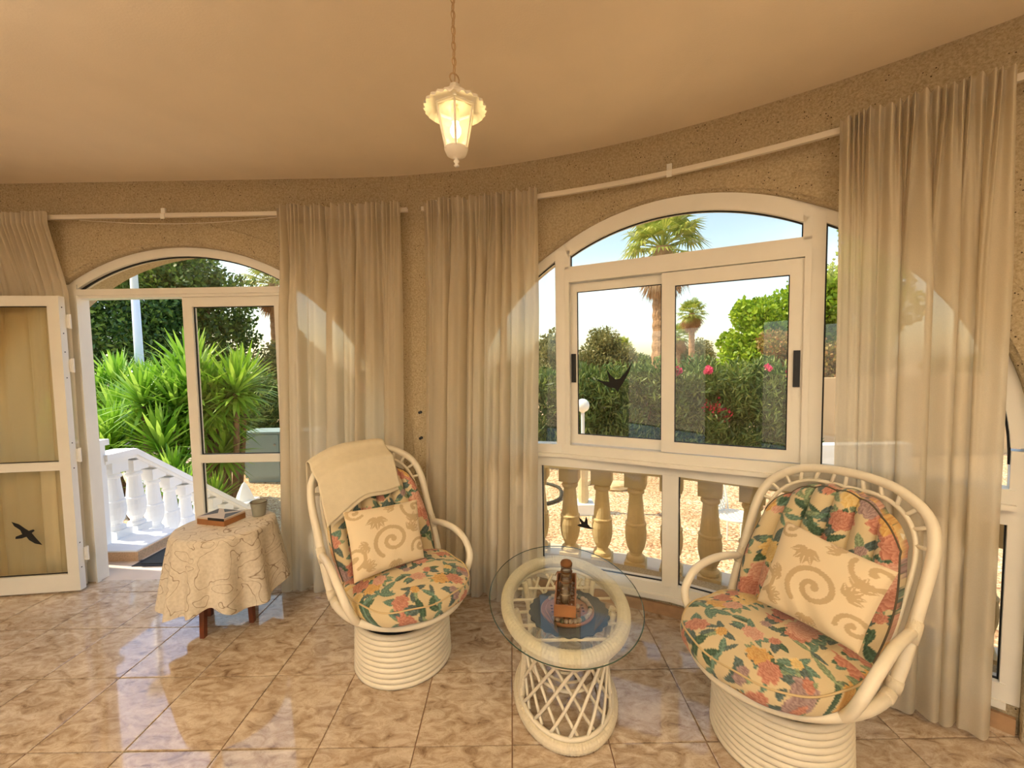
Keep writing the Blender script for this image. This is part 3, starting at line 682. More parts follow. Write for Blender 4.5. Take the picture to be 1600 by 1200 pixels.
# ------------------------------------------------------------------ printed cloth
def floral(u, v, seed=1):
    """roses, leaves and small flowers on beige; u, v in metres"""
    rng = np.random.RandomState(seed); n = len(u); col = np.tile(np.array(lin(208, 190, 152)), (n, 1))
    lo = np.array((u.min(), v.min())); hi = np.array((u.max(), v.max()))
    cell = .092; pts = []
    for a in np.arange(lo[0], hi[0] + cell, cell):
        for b in np.arange(lo[1], hi[1] + cell, cell): pts.append((a + rng.uniform(-.035, .035), b + rng.uniform(-.035, .035)))
    greens = [lin(74, 98, 78), lin(104, 132, 116), lin(132, 148, 116), lin(88, 104, 100)]
    for p in pts:                                       # leaves
        for k in range(rng.randint(4, 6)):
            a = rng.uniform(0, 2 * PI); L = rng.uniform(.03, .05); W = L * rng.uniform(.28, .42)
            cx, cy = p[0] + math.cos(a) * L * .9, p[1] + math.sin(a) * L * .9
            dx, dy = u - cx, v - cy; x = dx * math.cos(a) + dy * math.sin(a); y = -dx * math.sin(a) + dy * math.cos(a)
            t = np.clip((x / L + 1) / 2, 0, 1); m = (np.abs(x) < L) & (np.abs(y) < W * np.sin(PI * t) ** .8)
            c = np.array(greens[rng.randint(4)]); vein = .8 + .5 * ((np.abs(y) < .0018) | (np.sin((x - np.abs(y)) * 420) > .7))
            col[m] = c * vein[m, None]
    heads = [(lin(166, 84, 74), lin(208, 142, 124)), (lin(214, 176, 100), lin(230, 206, 146)), (lin(190, 124, 112), lin(222, 178, 158)), (lin(122, 92, 106), lin(176, 148, 150)), (lin(196, 138, 62), lin(224, 184, 110))]
    for i, p in enumerate(pts):                         # blooms
        if rng.rand() < .22: continue
        R = rng.uniform(.034, .062) if rng.rand() < .75 else .02
        a0, b0 = heads[rng.choice(5, p=[.32, .24, .2, .12, .12])]; dx, dy = u - p[0], v - p[1]; d = np.hypot(dx, dy); th = np.arctan2(dy, dx); f = rng.uniform(0, 6)
        edge = R * (1 + .10 * np.sin(7 * th + f) + .06 * np.sin(13 * th + 2 * f)); m = d < edge
        ph = (d / R * 3.2 + .45 * np.sin(5 * th + f + d / R * 3) + .2 * np.sin(9 * th - f)) % 1
        mix = np.clip(ph * 1.15 - .1, 0, 1)[:, None]; c = np.array(a0) * (1 - mix) + np.array(b0) * mix
        c = c * (.8 + .2 * np.clip(d / R, 0, 1))[:, None]; c = c * .84 + np.array(lin(208, 190, 152)) * .16; col[m] = c[m]
    return col
def polydist(u, v, pts):
    d = np.full(len(u), 9.)
    for (ax, ay), (bx, by) in zip(pts[:-1], pts[1:]):
        vx, vy = bx - ax, by - ay; L = vx * vx + vy * vy + 1e-12
        t = np.clip(((u - ax) * vx + (v - ay) * vy) / L, 0, 1); d = np.minimum(d, np.hypot(u - ax - t * vx, v - ay - t * vy))
    return d
def scroll(u, v):
    """pale scrollwork, u and v in 0..1"""
    base, ink = np.array(lin(226, 208, 174)), np.array(lin(194, 170, 132)); m = np.zeros(len(u), bool)
    def spiral(cx, cy, r1, turns, a0, w, sgn=1, r_in=.02):
        t = np.linspace(0, 1, 60); r = r_in + (r1 - r_in) * t ** .9; a = a0 + sgn * turns * 2 * PI * t
        P = list(zip(cx + r * np.cos(a), cy + r * np.sin(a)))
        d = polydist(u, v, P); return (d < w) | (np.hypot(u - P[0][0], v - P[0][1]) < w * 1.5)
    m |= spiral(.53, .42, .25, 1.55, .6, .027); m |= spiral(.92, .86, .2, 1.1, 3.4, .024, -1); m |= spiral(.02, .30, .15, 1.1, 5.6, .022, -1); m |= spiral(.93, .22, .14, 1.2, 2.2, .022); m |= spiral(.1, .95, .11, 1.1, 5.0, .02)
    def petal(cx, cy, a, L, W):
        dx, dy = u - cx, v - cy; x = dx * np.cos(a) + dy * np.sin(a); y = -dx * np.sin(a) + dy * np.cos(a)
        t = np.clip(x / L, 0, 1); return (x > 0) & (x < L) & (np.abs(y) < W * np.sin(PI * t ** .7)) & (np.abs(y) > .004)
    for cx, cy, a0, L in ((.36, .80, -1.6, .15), (.80, .50, .9, .13), (.2, .42, 3.4, .11), (.55, .10, -1.57, .11), (.86, .64, 1.4, .12), (.14, .12, .6, .12), (.62, .93, 2.7, .12)):
        for k in (-1.05, -.5, 0, .5, 1.05): m |= petal(cx, cy, a0 + k, 1.35 * L * (1 - .12 * abs(k)), L * .3)
    return np.where(m[:, None], ink, base)

def pillow(name, label, corners, thick, nrm_sign, seed, parent_mat):
    """square cushion through four world corners TL, TR, BR, BL"""
    tl, tr, br, bl = [np.array(p, float) for p in corners]; N = 110; rng = np.random.RandomState(seed)
    nrm = np.cross(tr - tl, bl - tl); nrm = nrm / np.linalg.norm(nrm) * nrm_sign
    a = np.linspace(0, 1, N); U, Vv = np.meshgrid(a, a)
    P = (tl * ((1 - U) * (1 - Vv))[..., None] + tr * (U * (1 - Vv))[..., None] + br * (U * Vv)[..., None] + bl * ((1 - U) * Vv)[..., None])
    # edges pulled in a little between the corners
    ctr = (tl + tr + br + bl) / 4; pin = .035 * (np.sin(PI * U) * (np.abs(2 * Vv - 1) ** 4) + np.sin(PI * Vv) * (np.abs(2 * U - 1) ** 4))
    P = P + (ctr - P) * pin[..., None] * 1.2
    h = thick * ((1 - (2 * U - 1) ** 4) * (1 - (2 * Vv - 1) ** 4)) ** .55
    wr = np.zeros_like(U)
    for k in range(9):
        x0, y0, ang, fr = rng.rand(), .75 + rng.rand() * .25, rng.uniform(-.5, .5), rng.uniform(14, 26)
        e = np.exp(-(((U - x0) / .25) ** 2 + ((Vv - y0) / .16) ** 2)); wr += .0035 * e * np.sin(fr * ((U - x0) * math.cos(ang) + (Vv - y0) * math.sin(ang)))
    F = P + nrm * (h + wr)[..., None]; Bk = P - nrm * (h * .55)[..., None]
    org = np.array(((bl + br) / 2)); root = thing(name, label, 'cushion', tuple(org))
    mb = MB(); mb.grid(F[::-1] - org); nF = len(mb.v); me = mb.mesh('cover', MT['scroll'], True)
    uv = np.stack([U[::-1].ravel(), 1 - Vv[::-1].ravel()], 1); vcolor(me, scroll(uv[:, 0], uv[:, 1])); link('cover', me, root)
    mb = MB(); mb.grid(Bk - org); me = mb.mesh('back_cover', MT['scroll'], True); vcolor(me, np.tile(lin(226, 208, 174), (len(me.vertices), 1))); link('back_cover', me, root)
    return root

# ------------------------------------------------------------------ swivel rattan chairs
KB = .55                                    # lean of the back
def by(z): return .12 + KB * (z - .4)
def make_chair(label):
    o = thing('swivel_armchair', label, 'armchair', group='white rattan swivel armchairs')
    for k in range(10):
        z = .0145 + k * .0268; r = .243 - .001 * k
        MB().tube([(r * math.cos(a), r * math.sin(a), z) for a in np.linspace(0, 2 * PI, 49)[:-1]], .0142, 8, closed=True).build('base_ring', MT['rattan'], o, smooth=True)
    MB().lathe([(.225, .01), (.225, .268), (.205, .268), (.205, .20), (.02, .19)], 40, cap=False).build('drum_void', MT['dark'], o)  # near-black colour paints the dark void inside the drum
    MB().lathe([(.05, .19), (.05, .36)], 24).build('swivel_post', MT['dark'], o)
    for k in range(4):
        z = .285 + k * .024; r = .165 + .008 * k
        MB().tube([(r * math.cos(a), .02 + r * 1.1 * math.sin(a), z) for a in np.linspace(0, 2 * PI, 41)[:-1]], .0125, 8, closed=True).build('neck_ring', MT['rattan'], o, smooth=True)
    A, B, YC = .322, .402, .04
    hoop = [(A * math.cos(a), YC + B * math.sin(a), .382) for a in np.linspace(0, 2 * PI, 65)[:-1]]
    MB().tube(hoop, .021, 10, closed=True).build('seat_hoop', MT['rattan'], o, smooth=True)
    for k in range(9):                      # canes of the seat
        x = -.28 + k * .07; h = math.sqrt(max(0, 1 - (x / A) ** 2)) * B
        MB().tube([(x, YC - h, .385), (x * .9, YC, .352), (x, YC + h, .385)], .009, 6).build('seat_cane', MT['rattan'], o)
    half = [(.318, .135, .385), (.330, .19, .50), (.336, .28, .68), (.338, .37, .86), (.30, .432, .965), (.20, .47, 1.035), (.09, .485, 1.06), (0, .487, 1.064)]
    archp = half + [(-x, y, z) for x, y, z in half[-2::-1]]
    AP = spline(archp, 6); MB().tube(AP, .0205, 10).build('back_arch', MT['rattan'], o, smooth=True)
    inn = [(.318 * .86, .16, .41), (.335 * .86, .295, .68), (.335 * .85, .375, .84), (.27 * .88, .43, .94), (.14, .465, .995), (0, .472, 1.0)]
    inn = inn + [(-x, y, z) for x, y, z in inn[-2::-1]]
    IP = spline(inn, 8); MB().tube(IP, .009, 8).build('inner_arch', MT['rattan'], o, smooth=True)
    for k in range(13):                     # short spindles between the arches
        t = .22 + .56 * k / 12; a = AP[int(t * (len(AP) - 1))]; b_ = IP[int(t * (len(IP) - 1))]
        MB().tube([a, b_], .0085, 6).build('spindle', MT['rattan'], o, smooth=True)
    for k in range(7):                      # upright canes behind the cushion
        x = -.24 + .08 * k; zt = .98 - abs(x) ** 2 * 1.6
        MB().tube([(x, by(.42) + .05, .40), (x, by(zt) - .005, zt)], .0085, 6).build('back_cane', MT['rattan'], o, smooth=True)
    for sg in (1, -1):
        arm = [(sg * .334, .232, .588), (sg * .345, .15, .602), (sg * .356, .04, .602), (sg * .362, -.07, .57), (sg * .352, -.145, .50), (sg * .325, -.155, .43), (sg * .295, -.14, .385)]
        MB().tube(spline(arm, 6), .0185, 10).build('arm', MT['rattan'], o, smooth=True)
        for p, q, rr in (((sg * .334, .215, .555), (sg * .336, .255, .625), .0225), ((sg * .318, .137, .388), (sg * .323, .155, .43), .0235)):
            MB().tube([p, [(p[i] + q[i]) / 2 for i in range(3)], q], [rr, rr + .001, rr], 12).build('binding', MT['wrap'], o, smooth=True)
        a_ = [math.atan2((y - YC) / B, x / A) for x, y in ((sg * .318, .135),)][0]
        MB().tube([(A * math.cos(a_ + d), YC + B * math.sin(a_ + d), .382) for d in np.linspace(-.14, .14, 7)], .0235, 12).build('binding', MT['wrap'], o, smooth=True)
    # seat cushion: puffy, rounded front
    NA, NR = 400, 110; mb = MB(); rows = []
    for i in range(NA):
        a = 2 * PI * i / NA; rx = .305; ry = .385 if math.sin(a) < 0 else .20
        e = (abs(math.cos(a) / rx) ** 2.6 + abs(math.sin(a) / ry) ** 2.6) ** (-1 / 2.6); row = []
        for j in range(NR):
            t = j / (NR - 1)
            if t < .78: q = t / .78; rad = e * q * .97; z = .483 + .030 * (1 - q ** 3.0) - .012 * q ** 6
            else: q = (t - .78) / .22 * PI * .92; rad = e * (.97 + .035 * math.sin(q)); z = .4355 + .0355 * math.cos(q)
            x, y = rad * math.cos(a), -.01 + rad * math.sin(a)
            z += .02 * max(0, (-y - .1)) * 1.0 + .004 * math.sin(9 * a) * (t > .5) + .003 * math.sin(x * 30 + y * 17)
            row.append((x, y, z))
        rows.append(row)
    mb.grid(rows, closeu=True); me = mb.mesh('seat_cushion', MT['floral'], True); V = np.array(mb.v)
    vcolor(me, floral(V[:, 0] + V[:, 2] * .0, V[:, 1] - (.53 - V[:, 2]) * np.sign(V[:, 1]), 5)); sc = link('seat_cushion', me, o, label='floral cotton seat cushion')
    pp = [r_[int(NR * .80)] for r_ in rows]; MB().tube([(x * 1.004, y * 1.004, z + .002) for x, y, z in pp], .004, 6, closed=True).build('piping', MT['pipelight'], sc, smooth=True)
    # back cushion: six stuffed channels
    NX, NZ = 220, 130; X = np.linspace(-1, 1, NX); Z = np.linspace(0, 1, NZ); P = np.zeros((NZ, NX, 3))
    for i, t in enumerate(Z):
        for j, xx in enumerate(X):
            f = (xx + 1) / 2 * 6; ztop = 1.005 - .15 * abs(xx) ** 2.6 - .012 * (1 - abs(math.sin(PI * f)))
            zt = .43 + t * (ztop - .43); x = xx * (.262 + .026 * math.sin(PI * min(1, t * 1.05)))
            ch = abs(math.sin(PI * f)) ** .55; edge = (1 - abs(xx) ** 14) ** .5 * min(1, (t / .04)) ** .5 * min(1, ((1 - t) / .06)) ** .5
            th = .05 + (.012 + .046 * ch) * edge
            P[i, j] = (x, by(zt) + .025 - th - .02 * abs(xx) ** 3, zt)
    mb = MB(); mb.grid(P); me = mb.mesh('back_cushion', MT['floral'], True); V = np.array(mb.v)
    vcolor(me, floral(V[:, 0], V[:, 2] * 1.14, 9)); bc = link('back_cushion', me, o, label='channelled floral back cushion')
    rim = list(P[2:-2, 0]) + list(P[-2, ::6]) + list(P[-2:2:-1, -1])
    Bk = P.copy(); Bk[..., 1] = Bk[..., 1] * 0 + (.12 + KB * (P[..., 2] - .4)) + .02
    mb = MB(); mb.grid(Bk[:, ::-1]); mb.grid(np.stack([P[:, 0], Bk[:, 0]])); mb.grid(np.stack([Bk[:, -1], P[:, -1]])); mb.grid(np.stack([P[-1], Bk[-1]])[:, ::-1]); mb.grid(np.stack([P[0], Bk[0]]))
    me = mb.mesh('cushion_back', MT['floral'], True); V = np.array(mb.v); vcolor(me, floral(V[:, 0] + V[:, 1], V[:, 2] * 1.1, 13)); link('cushion_back', me, bc)
    MB().tube(rim, .0042, 6, caps=True).build('piping', MT['piping'], bc, smooth=True)
    return o
chA = make_chair('white rattan swivel armchair with a cream throw over its back')
chB = copy_tree(chA, label='white rattan swivel armchair without a throw, beside the sliding window')
CL, AL, CR, AR = (-.617, 2.165), .73, (1.092, 1.64), -1.12
chA.location = (*CL, 0); chA.rotation_euler = (0, 0, AL); chB.location = (*CR, 0); chB.rotation_euler = (0, 0, AR)
def g2(l, c, a): return np.array((c[0] + l[0] * math.cos(a) - l[1] * math.sin(a), c[1] + l[0] * math.sin(a) + l[1] * math.cos(a), l[2]))
dy = .035
cs = [(-.249, .148, .824), (.17, .132, .795), (.115, -.035, .522), (-.27, -.03, .522)]
pillow('throw_pillow', 'cream scroll-print pillow leaning on the chair that carries the throw', [g2((x, y + dy - .045, z), CL, AL) for x, y, z in cs], .05, -1, 2, None)
cs = [(-.073, .176, .875), (.324, .151, .83), (.279, .0, .552), (-.085, .0, .552)]
pillow('throw_pillow', 'large tilted cream scroll-print pillow on the chair by the sliding window', [g2((x, y + dy - .05, z), CR, AR) for x, y, z in cs], .06, -1, 5, None)

# throw folded over the back of the first chair
def make_throw():
    o = thing('throw_blanket', 'folded cream throw draped over the top of a rattan chair', 'blanket', tuple(g2((-.1, .43, 1.075), CL, AL)))
    org = np.array(o.location); NU, NW = 50, 60
    def sheet(du, n0, wl, wr, front, lift):
        P = np.zeros((NW, NU, 3))
        for i in range(NW):
            t = i / (NW - 1)
            for j in range(NU):
                q = j / (NU - 1); x = wl + (wr - wl) * q
                fl = front - .05 * q + .012 * math.sin(q * 9)
                # archline height at this x
                za = 1.064 - 1.1 * max(0, abs(x) - .06) ** 2 + .024 + lift; ya = by(za) + .02
                za = max(za, .945 + .0)
                back = .16; L = fl + back + .07; d = t * L
                if d < back: y = ya + .05 ; z = za - .01 - (back - d)
                elif d < back + .07: a = (d - back) / .07 * PI; y = ya + .045 * math.cos(a) + .005; z = za - .01 + .025 * math.sin(a) + lift
                else:
                    e = d - back - .07; z = za - .01 - e * .88; yb = by(z) - .10 - lift
                    y = (ya - .045) * max(0, 1 - e / .06) + min(1, e / .06) * (yb - .012 * math.sin(3 * q + 2) * min(1, e * 6) - .012 * e * 3)
                    if e > .08: y -= .010 * math.sin(x * 14 + z * 10) * min(1, (e - .08) * 8)
                P[i, j] = g2((x, y, z), CL, AL) - org
        return P
    for k, (wl, wr, fr, lift) in enumerate(((-.315, .145, .30, .006), (-.29, .13, .315, .0))):
        mb = MB(); mb.grid(sheet(0, 0, wl, wr, fr, lift)); ob = mb.build('fold', MT['throw'], o, smooth=True)
        s = ob.modifiers.new('thickness', 'SOLIDIFY'); s.thickness = .006
make_throw()

# ------------------------------------------------------------------ glass-topped rattan table
TX, TY = .228, 1.888
ct = thing('coffee_table', 'oval glass-topped white rattan table between the two armchairs', 'table', (TX, TY, 0))
def oval(a, b, z, n=72, a0=0, a1=2 * PI): return [(a * math.cos(t), b * math.sin(t), z) for t in np.linspace(a0, a1, n + 1)[:-1]]
NG = 96; rows = []
for k, z in ((0, .492), (.99, .492), (1., .4945), (1., .5005), (.992, .503), (0, .503)):
    rows.append([(.35 * k * math.cos(t), .487 * k * math.sin(t), z) for t in np.linspace(0, 2 * PI, NG + 1)[:-1]])
MB().grid(rows, closev=True).build('glass_top', MT['tabglass'], ct)
gr = MB(); gr.tube(oval(.3505, .4875, .4975, 96), .0022, 5, closed=True); gr.build('glass_edge', pbr('glass_edge_green', lin(40, 72, 60), .2), ct)
def wrapped(path, r, name, closed=False):
    # rattan pole bound with cane: shallow ridges along its length
    mb = MB(); rr = [r * (1 + .06 * (i % 2)) for i in range(len(path))]; mb.tube(path, rr, 12, closed=closed); return mb.build(name, MT['wrap'], ct)
wrapped(oval(.268, .385, .459, 240), .029, 'top_rim', True)
wrapped(oval(.222, .312, .0235, 220), .022, 'bottom_rim', True)
MB().tube(oval(.216, .302, .052, 72), .010, 8, closed=True).build('rim_cane', MT['rattan'], ct, smooth=True)
MB().tube(oval(.262, .378, .418, 72), .011, 8, closed=True).build('rim_cane', MT['rattan'], ct, smooth=True)
def prof(z):      # waisted profile: scale of the lower oval
    t = (z - .04) / .40; return 1.0 - .10 * math.sin(PI * min(1, max(0, t)) * .9) + .20 * max(0, t - .35) ** 1.5
def tabpt(phi, z, k=1.0): s = prof(z) * k; return (.212 * s * math.cos(phi), .298 * s * math.sin(phi), z)
for phi in (math.radians(-10), math.radians(-170), math.radians(42), math.radians(138)):
    for d in (-.07, .07):
        path = [tabpt(phi + d, z) for z in np.linspace(.05, .44, 60)]
        if d > 0: wrapped(path, .0145, 'post')
        else: MB().tube(path, .0125, 8).build('post', MT['rattan'], ct, smooth=True)
for c0 in (-90, 90):
    for sgn in (1, -1):
        for k in range(-2, 11):
            pts = []
            for t in np.linspace(0, 1, 24):
                z = .055 + t * .37; ph = c0 + sgn * (-110 + k * 21 + t * 62)
                if abs(ph - c0) < (76 if c0 < 0 else 46): pts.append(tabpt(math.radians(ph), z, 1.0 + .02 * sgn))
            if len(pts) > 3: MB().tube(pts, .0072, 6).build('lattice_cane', MT['rattan'], ct, smooth=True)
zs = .215
for a_, b_, n in ((.175, .25, 60), (.135, .20, 50), (.10, .15, 40)):
    MB().tube(oval(a_, b_, zs, n), .0085 if a_ > .15 else .006, 6, closed=True).build('shelf_ring', MT['rattan'], ct, smooth=True)
for sx in (-1, 1):
    for sy in (-1, 1):
        sp = [(sx * (.015 + .055 * t) * math.cos(t * 7) + sx * .05, sy * (.07 + (.015 + .055 * t) * math.sin(t * 7)), zs) for t in np.linspace(0, 1, 30)]
        MB().tube(sp, .0055, 6).build('shelf_scroll', MT['rattan'], ct, smooth=True)
for k in range(-2, 3):
    MB().tube([(-.255 * math.sqrt(1 - (k * .1 / .37) ** 2), k * .1, .405), (.255 * math.sqrt(1 - (k * .1 / .37) ** 2), k * .1, .405)], .007, 6).build('shelf_cane', MT['rattan'], ct)
# slate mat, solitaire board with stones, dried stalks under the glass
MX, MY, MZ = .250, 1.868, .413
sl_ = thing('scalloped_mat', 'dark grey scalloped round mat under the glass table top', 'mat', (MX, MY, MZ))
MB().prism([(.185 * (1 + .025 * math.cos(22 * t)) * math.cos(t), .185 * (1 + .025 * math.cos(22 * t)) * math.sin(t)) for t in np.linspace(0, 2 * PI, 133)[:-1]], lambda a, b: (a, b, 0), lambda a, b: (a, b, .005)).build('mat', MT['slate'], sl_)
bd = thing('solitaire_board', 'round reddish wooden solitaire board with holes under the glass top', 'game board', (MX - .008, MY - .005, MZ + .005))
MB().lathe([(.118, 0), (.124, .006), (.124, .012), (.119, .016), (.108, .013), (.102, .012), (.098, .016), (.001, .016)], 64).build('board', MT['boardwood'], bd)
for ix in range(-3, 4):
    for iy in range(-3, 4):
        if abs(ix) > 1 and abs(iy) > 1: continue
        h = MB().lathe([(.006, .0005), (.006, .001)], 10).build('hole', MT['hole'], bd); h.location = (ix * .024, iy * .024, .0158)
rng = random.Random(4); pm = [MB().lathe([(.002, 0), (.008, .002), (.0115, .009), (.009, .016), (.002, .019)], 12).mesh('stone', MT[m], True) for m in ('pebble', 'pebble2')]
for k in range(26):
    a = -2.3 + k * .185; st = link('stone_marble', pm[1 if k % 5 == 2 else 0], None, label='polished stone marble resting in the groove of the solitaire board', category='marble', group='stone marbles in the board groove')
    st.location = (MX - .008 + .1065 * math.cos(a), MY - .005 + .1065 * math.sin(a), MZ + .018); s = rng.uniform(.9, 1.1); st.scale = (s, s, s)
for k, (ix, iy) in enumerate(((0, -2), (1, -3), (1, -1), (0, -3), (2, 0))):
    st = link('stone_marble', pm[k % 2], None, label='polished stone marble sitting in a hole of the solitaire board', category='marble', group='stone marbles in the board holes')
    st.location = (MX - .008 + ix * .024, MY - .005 + iy * .024, MZ + .0215)
for x, y, a0, nm in ((-.07, -.16, 2.0, 'left'), (.09, -.15, .9, 'right')):
    o = thing('dried_stalks', 'bunch of thin dried stalks %s' % ('lying over the pale part of the slate mat' if nm == 'left' else 'lying beside the pebbles on the slate mat'), 'dried plant', (MX + x, MY + y, MZ + .01))
    for k in range(11):
        a = a0 + rng.uniform(-.35, .35); L = rng.uniform(.06, .12)
        mb = MB().tube([(0, 0, 0), (L * .5 * math.cos(a), L * .5 * math.sin(a), .022), (L * math.cos(a), L * math.sin(a), .035 + rng.uniform(0, .02))], [.0016, .0012, .0005], 5); mb.build('stalk', MT['stalk'], o)
# candle tray on the glass
tr = thing('candle_tray', 'narrow wooden tray holding glass tumblers on the glass table', 'tray', (.232, 1.83, .503), -.163)
for nm, bx in (('side', (-.047, -.041, -.14, .14, .0, .05)), ('side', (.041, .047, -.14, .14, .0, .05)), ('end', (-.041, .041, -.14, -.133, .0, .05)), ('end', (-.041, .041, .133, .14, .0, .05)), ('bottom', (-.041, .041, -.133, .133, .0, .008))):
    MB().box(*bx).build(nm, MT['wood'], tr)
pg = MB()
for k in range(170):
    x, y = rng.uniform(-.036, .036), rng.uniform(-.128, .128); r = rng.uniform(.004, .007); pg.lathe([(.001, 0), (r, r * .6), (.001, r * 1.2)], 6, (x, y, .008 + rng.uniform(0, .012)))
pg.build('potpourri', MT['pebble'], tr, kind='stuff')
tum = []
for k, (yy, lab) in enumerate(((-.075, 'clear glass tumbler candle at the near open end of the wooden tray'), (.01, 'clear glass tumbler candle tied with twine in the middle of the wooden tray'), (.095, 'brown-capped glass candle jar at the window end of the wooden tray'))):
    p = Matrix.Rotation(-.163, 4, 'Z') @ Vector((0, yy, 0)); o = thing('candle_glass', lab, 'candle', (.232 + p.x, 1.83 + p.y, .528), 0, 'tumblers in the wooden tray')
    MB().lathe([(.020, 0), (.023, .004), (.027, .085), (.0255, .085), (.0215, .006), (.001, .006)], 24, cap=False).build('glass', MT['clear'], o, smooth=True)
    MB().lathe([(.0205, .008), (.0235, .045), (.001, .045)], 24).build('wax', MT['wax'], o, smooth=True)
    if k:
        MB().tube([(.0265 * math.cos(a), .0265 * math.sin(a), .055) for a in np.linspace(0, 2 * PI, 25)[:-1]], .0028, 5, closed=True).build('twine', MT['twine'], o)
        MB().tube([(-.026, -.005, .055), (-.045, -.012, .06), (-.056, -.02, .045)], .002, 5).build('twine_end', MT['twine'], o)
    if k == 2: MB().lathe([(.028, .084), (.029, .095), (.024, .104), (.012, .107), (.008, .112)], 20).build('cap', MT['twine'], o, smooth=True)

# ------------------------------------------------------------------ side table by the door
SX, SY, SZ, SR = -1.801, 2.505, .62, .26
st = thing('side_table', 'small round wooden table under an embroidered cloth by the door', 'table', (SX, SY, 0))
MB().lathe([(SR - .012, SZ - .03), (SR - .004, SZ - .027), (SR - .004, SZ - .006), (SR - .01, SZ - .004)], 48).build('tabletop', MT['legwood'], st)
for x, y in ((-.047, -.17), (.155, -.03), (.05, .165), (-.165, .045)):
    MB().hexa([(x - .013, y - .013, 0), (x + .013, y - .013, 0), (x + .013, y + .013, 0), (x - .013, y + .013, 0), (x * .85 - .018, y * .85 - .018, SZ - .03), (x * .85 + .018, y * .85 - .018, SZ - .03), (x * .85 + .018, y * .85 + .018, SZ - .03), (x * .85 - .018, y * .85 + .018, SZ - .03)]).build('leg', MT['legwood'], st)
rows = []; rg = np.random.RandomState(8); NA = 260; A_ = np.linspace(0, 2 * PI, NA + 1)[:-1]
kk = np.cumsum(rg.rand(14) + .5); kk = (kk - kk[0]) / (kk[-1] - kk[0]) * 2 * PI; ph = np.interp(A_, kk, np.arange(14)) * 2 * PI; hem = .215 + .03 * np.sin(A_ * 4 + .6) + .01 * np.sin(A_ * 9)
for t in np.linspace(0, 1, 46):
    if t < .3: q = t / .3; r = SR * q * np.ones(NA); z = SZ * np.ones(NA) - .004 * q ** 8
    else:
        q = (t - .3) / .7; z = SZ - .004 - (SZ - hem) * q; r = SR + .008 + .055 * q + .028 * q ** .7 * np.sin(ph) + .004 * math.sin(min(1, q * 12) * PI / 2)
    rows.append([(r[i] * math.cos(A_[i]), r[i] * math.sin(A_[i]), z[i]) for i in range(NA)])
tcl = thing('tablecloth', 'cream cloth with brown embroidered outlines draped over the round table', 'tablecloth', (SX, SY, 0))
MB().grid(rows, closev=True).build('drape', MT['cloth'], tcl, smooth=True)
bx = thing('wooden_box', 'flat orange-brown wooden box with a pale patterned lid on the tablecloth', 'box', (-1.853, 2.545, SZ), -.24)
MB().box(-.105, .105, -.075, .075, .0, .035).build('body', MT['wood'], bx)
lid = MB().box(-.104, .104, -.074, .074, .035, .047).build('lid', MT['lid'], bx)
for sx in (-1, 1):
    MB().add([(sx * .095, -.066, .0475), (sx * .095, .066, .0475), (sx * .028, .0, .0475)], [(0, 1, 2)]).build('inlay', MT['dkinlay'], lid)
MB().add([(-.06, .068, .0475), (.06, .068, .0475), (0, .022, .0475)], [(0, 1, 2)]).build('inlay', MT['dkinlay'], lid)
MB().box(-.02, .104, -.0755, -.073, .031, .047).build('inlay', MT['gasket'], lid)
cu = thing('ceramic_pot', 'small grey ceramic pot standing on the tablecloth beside the wooden box', 'pot', (-1.668, 2.63, SZ))
MB().lathe([(.030, 0), (.036, .003), (.040, .03), (.048, .085), (.0495, .092), (.046, .092), (.043, .085), (.036, .02), (.001, .018)], 32, cap=False).build('body', MT['ceramic'], cu, smooth=True)
MB().tube([(.0478 * math.cos(a), .0478 * math.sin(a), .091) for a in np.linspace(0, 2 * PI, 33)[:-1]], .003, 6, closed=True).build('rim', pbr('brown_rim', lin(96, 80, 58), .5), cu, smooth=True)

# ------------------------------------------------------------------ outside
GZ = -.9
MB().prism([(-80, 3.0), (90, 3.0), (160, 200), (-140, 200)], lambda a, b: (a, b, GZ - .3), lambda a, b: (a, b, GZ)).build('ground', MT['gravel'], kind='structure')
MB().prism([(-80, -60), (90, -60), (90, 3.0), (-80, 3.0)], lambda a, b: (a, b, GZ - .3), lambda a, b: (a, b, GZ)).build('ground_rear', MT['gravel'], kind='structure')
MB().prism(outline, lambda a, b: (a, b, GZ), lambda a, b: (a, b, -.2)).build('foundation', MT['wallpaint'], kind='structure')
LEDGE = .78
strip('terrace_ledge', .62, 4.4, TH, LEDGE, GZ, .0, MT['step'], kind='structure')
def baluster_mesh(m):
    mb = MB(); mb.box(-.075, .075, -.075, .075, 0, .075)
    mb.lathe([(.066, .075), (.07, .09), (.066, .105), (.048, .12), (.046, .135), (.066, .18), (.078, .24), (.080, .30), (.074, .345), (.078, .352), (.078, .364), (.067, .372), (.060, .45), (.050, .56), (.049, .585), (.060, .592), (.064, .605), (.060, .62), (.050, .628), (.056, .645)], 20)
    mb.box(-.075, .075, -.075, .075, .645, .755); return mb.mesh('baluster', m)
bs, bwm = baluster_mesh(MT['sandstone']), baluster_mesh(MT['whitestone'])
tb = thing('terrace_balustrade', 'curved pale stone balustrade right outside the arched window', 'balustrade')
for k in range(-4, 12):
    s = 1.50 + k * .2265; a = s / RW; p = wp(s, .55, 0); q = link('baluster', bs, tb); q.location = p; q.rotation_euler = (0, 0, -a)
strip('handrail', .52, 4.1, .45, .65, .755, .83, MT['sandstone'], tb)
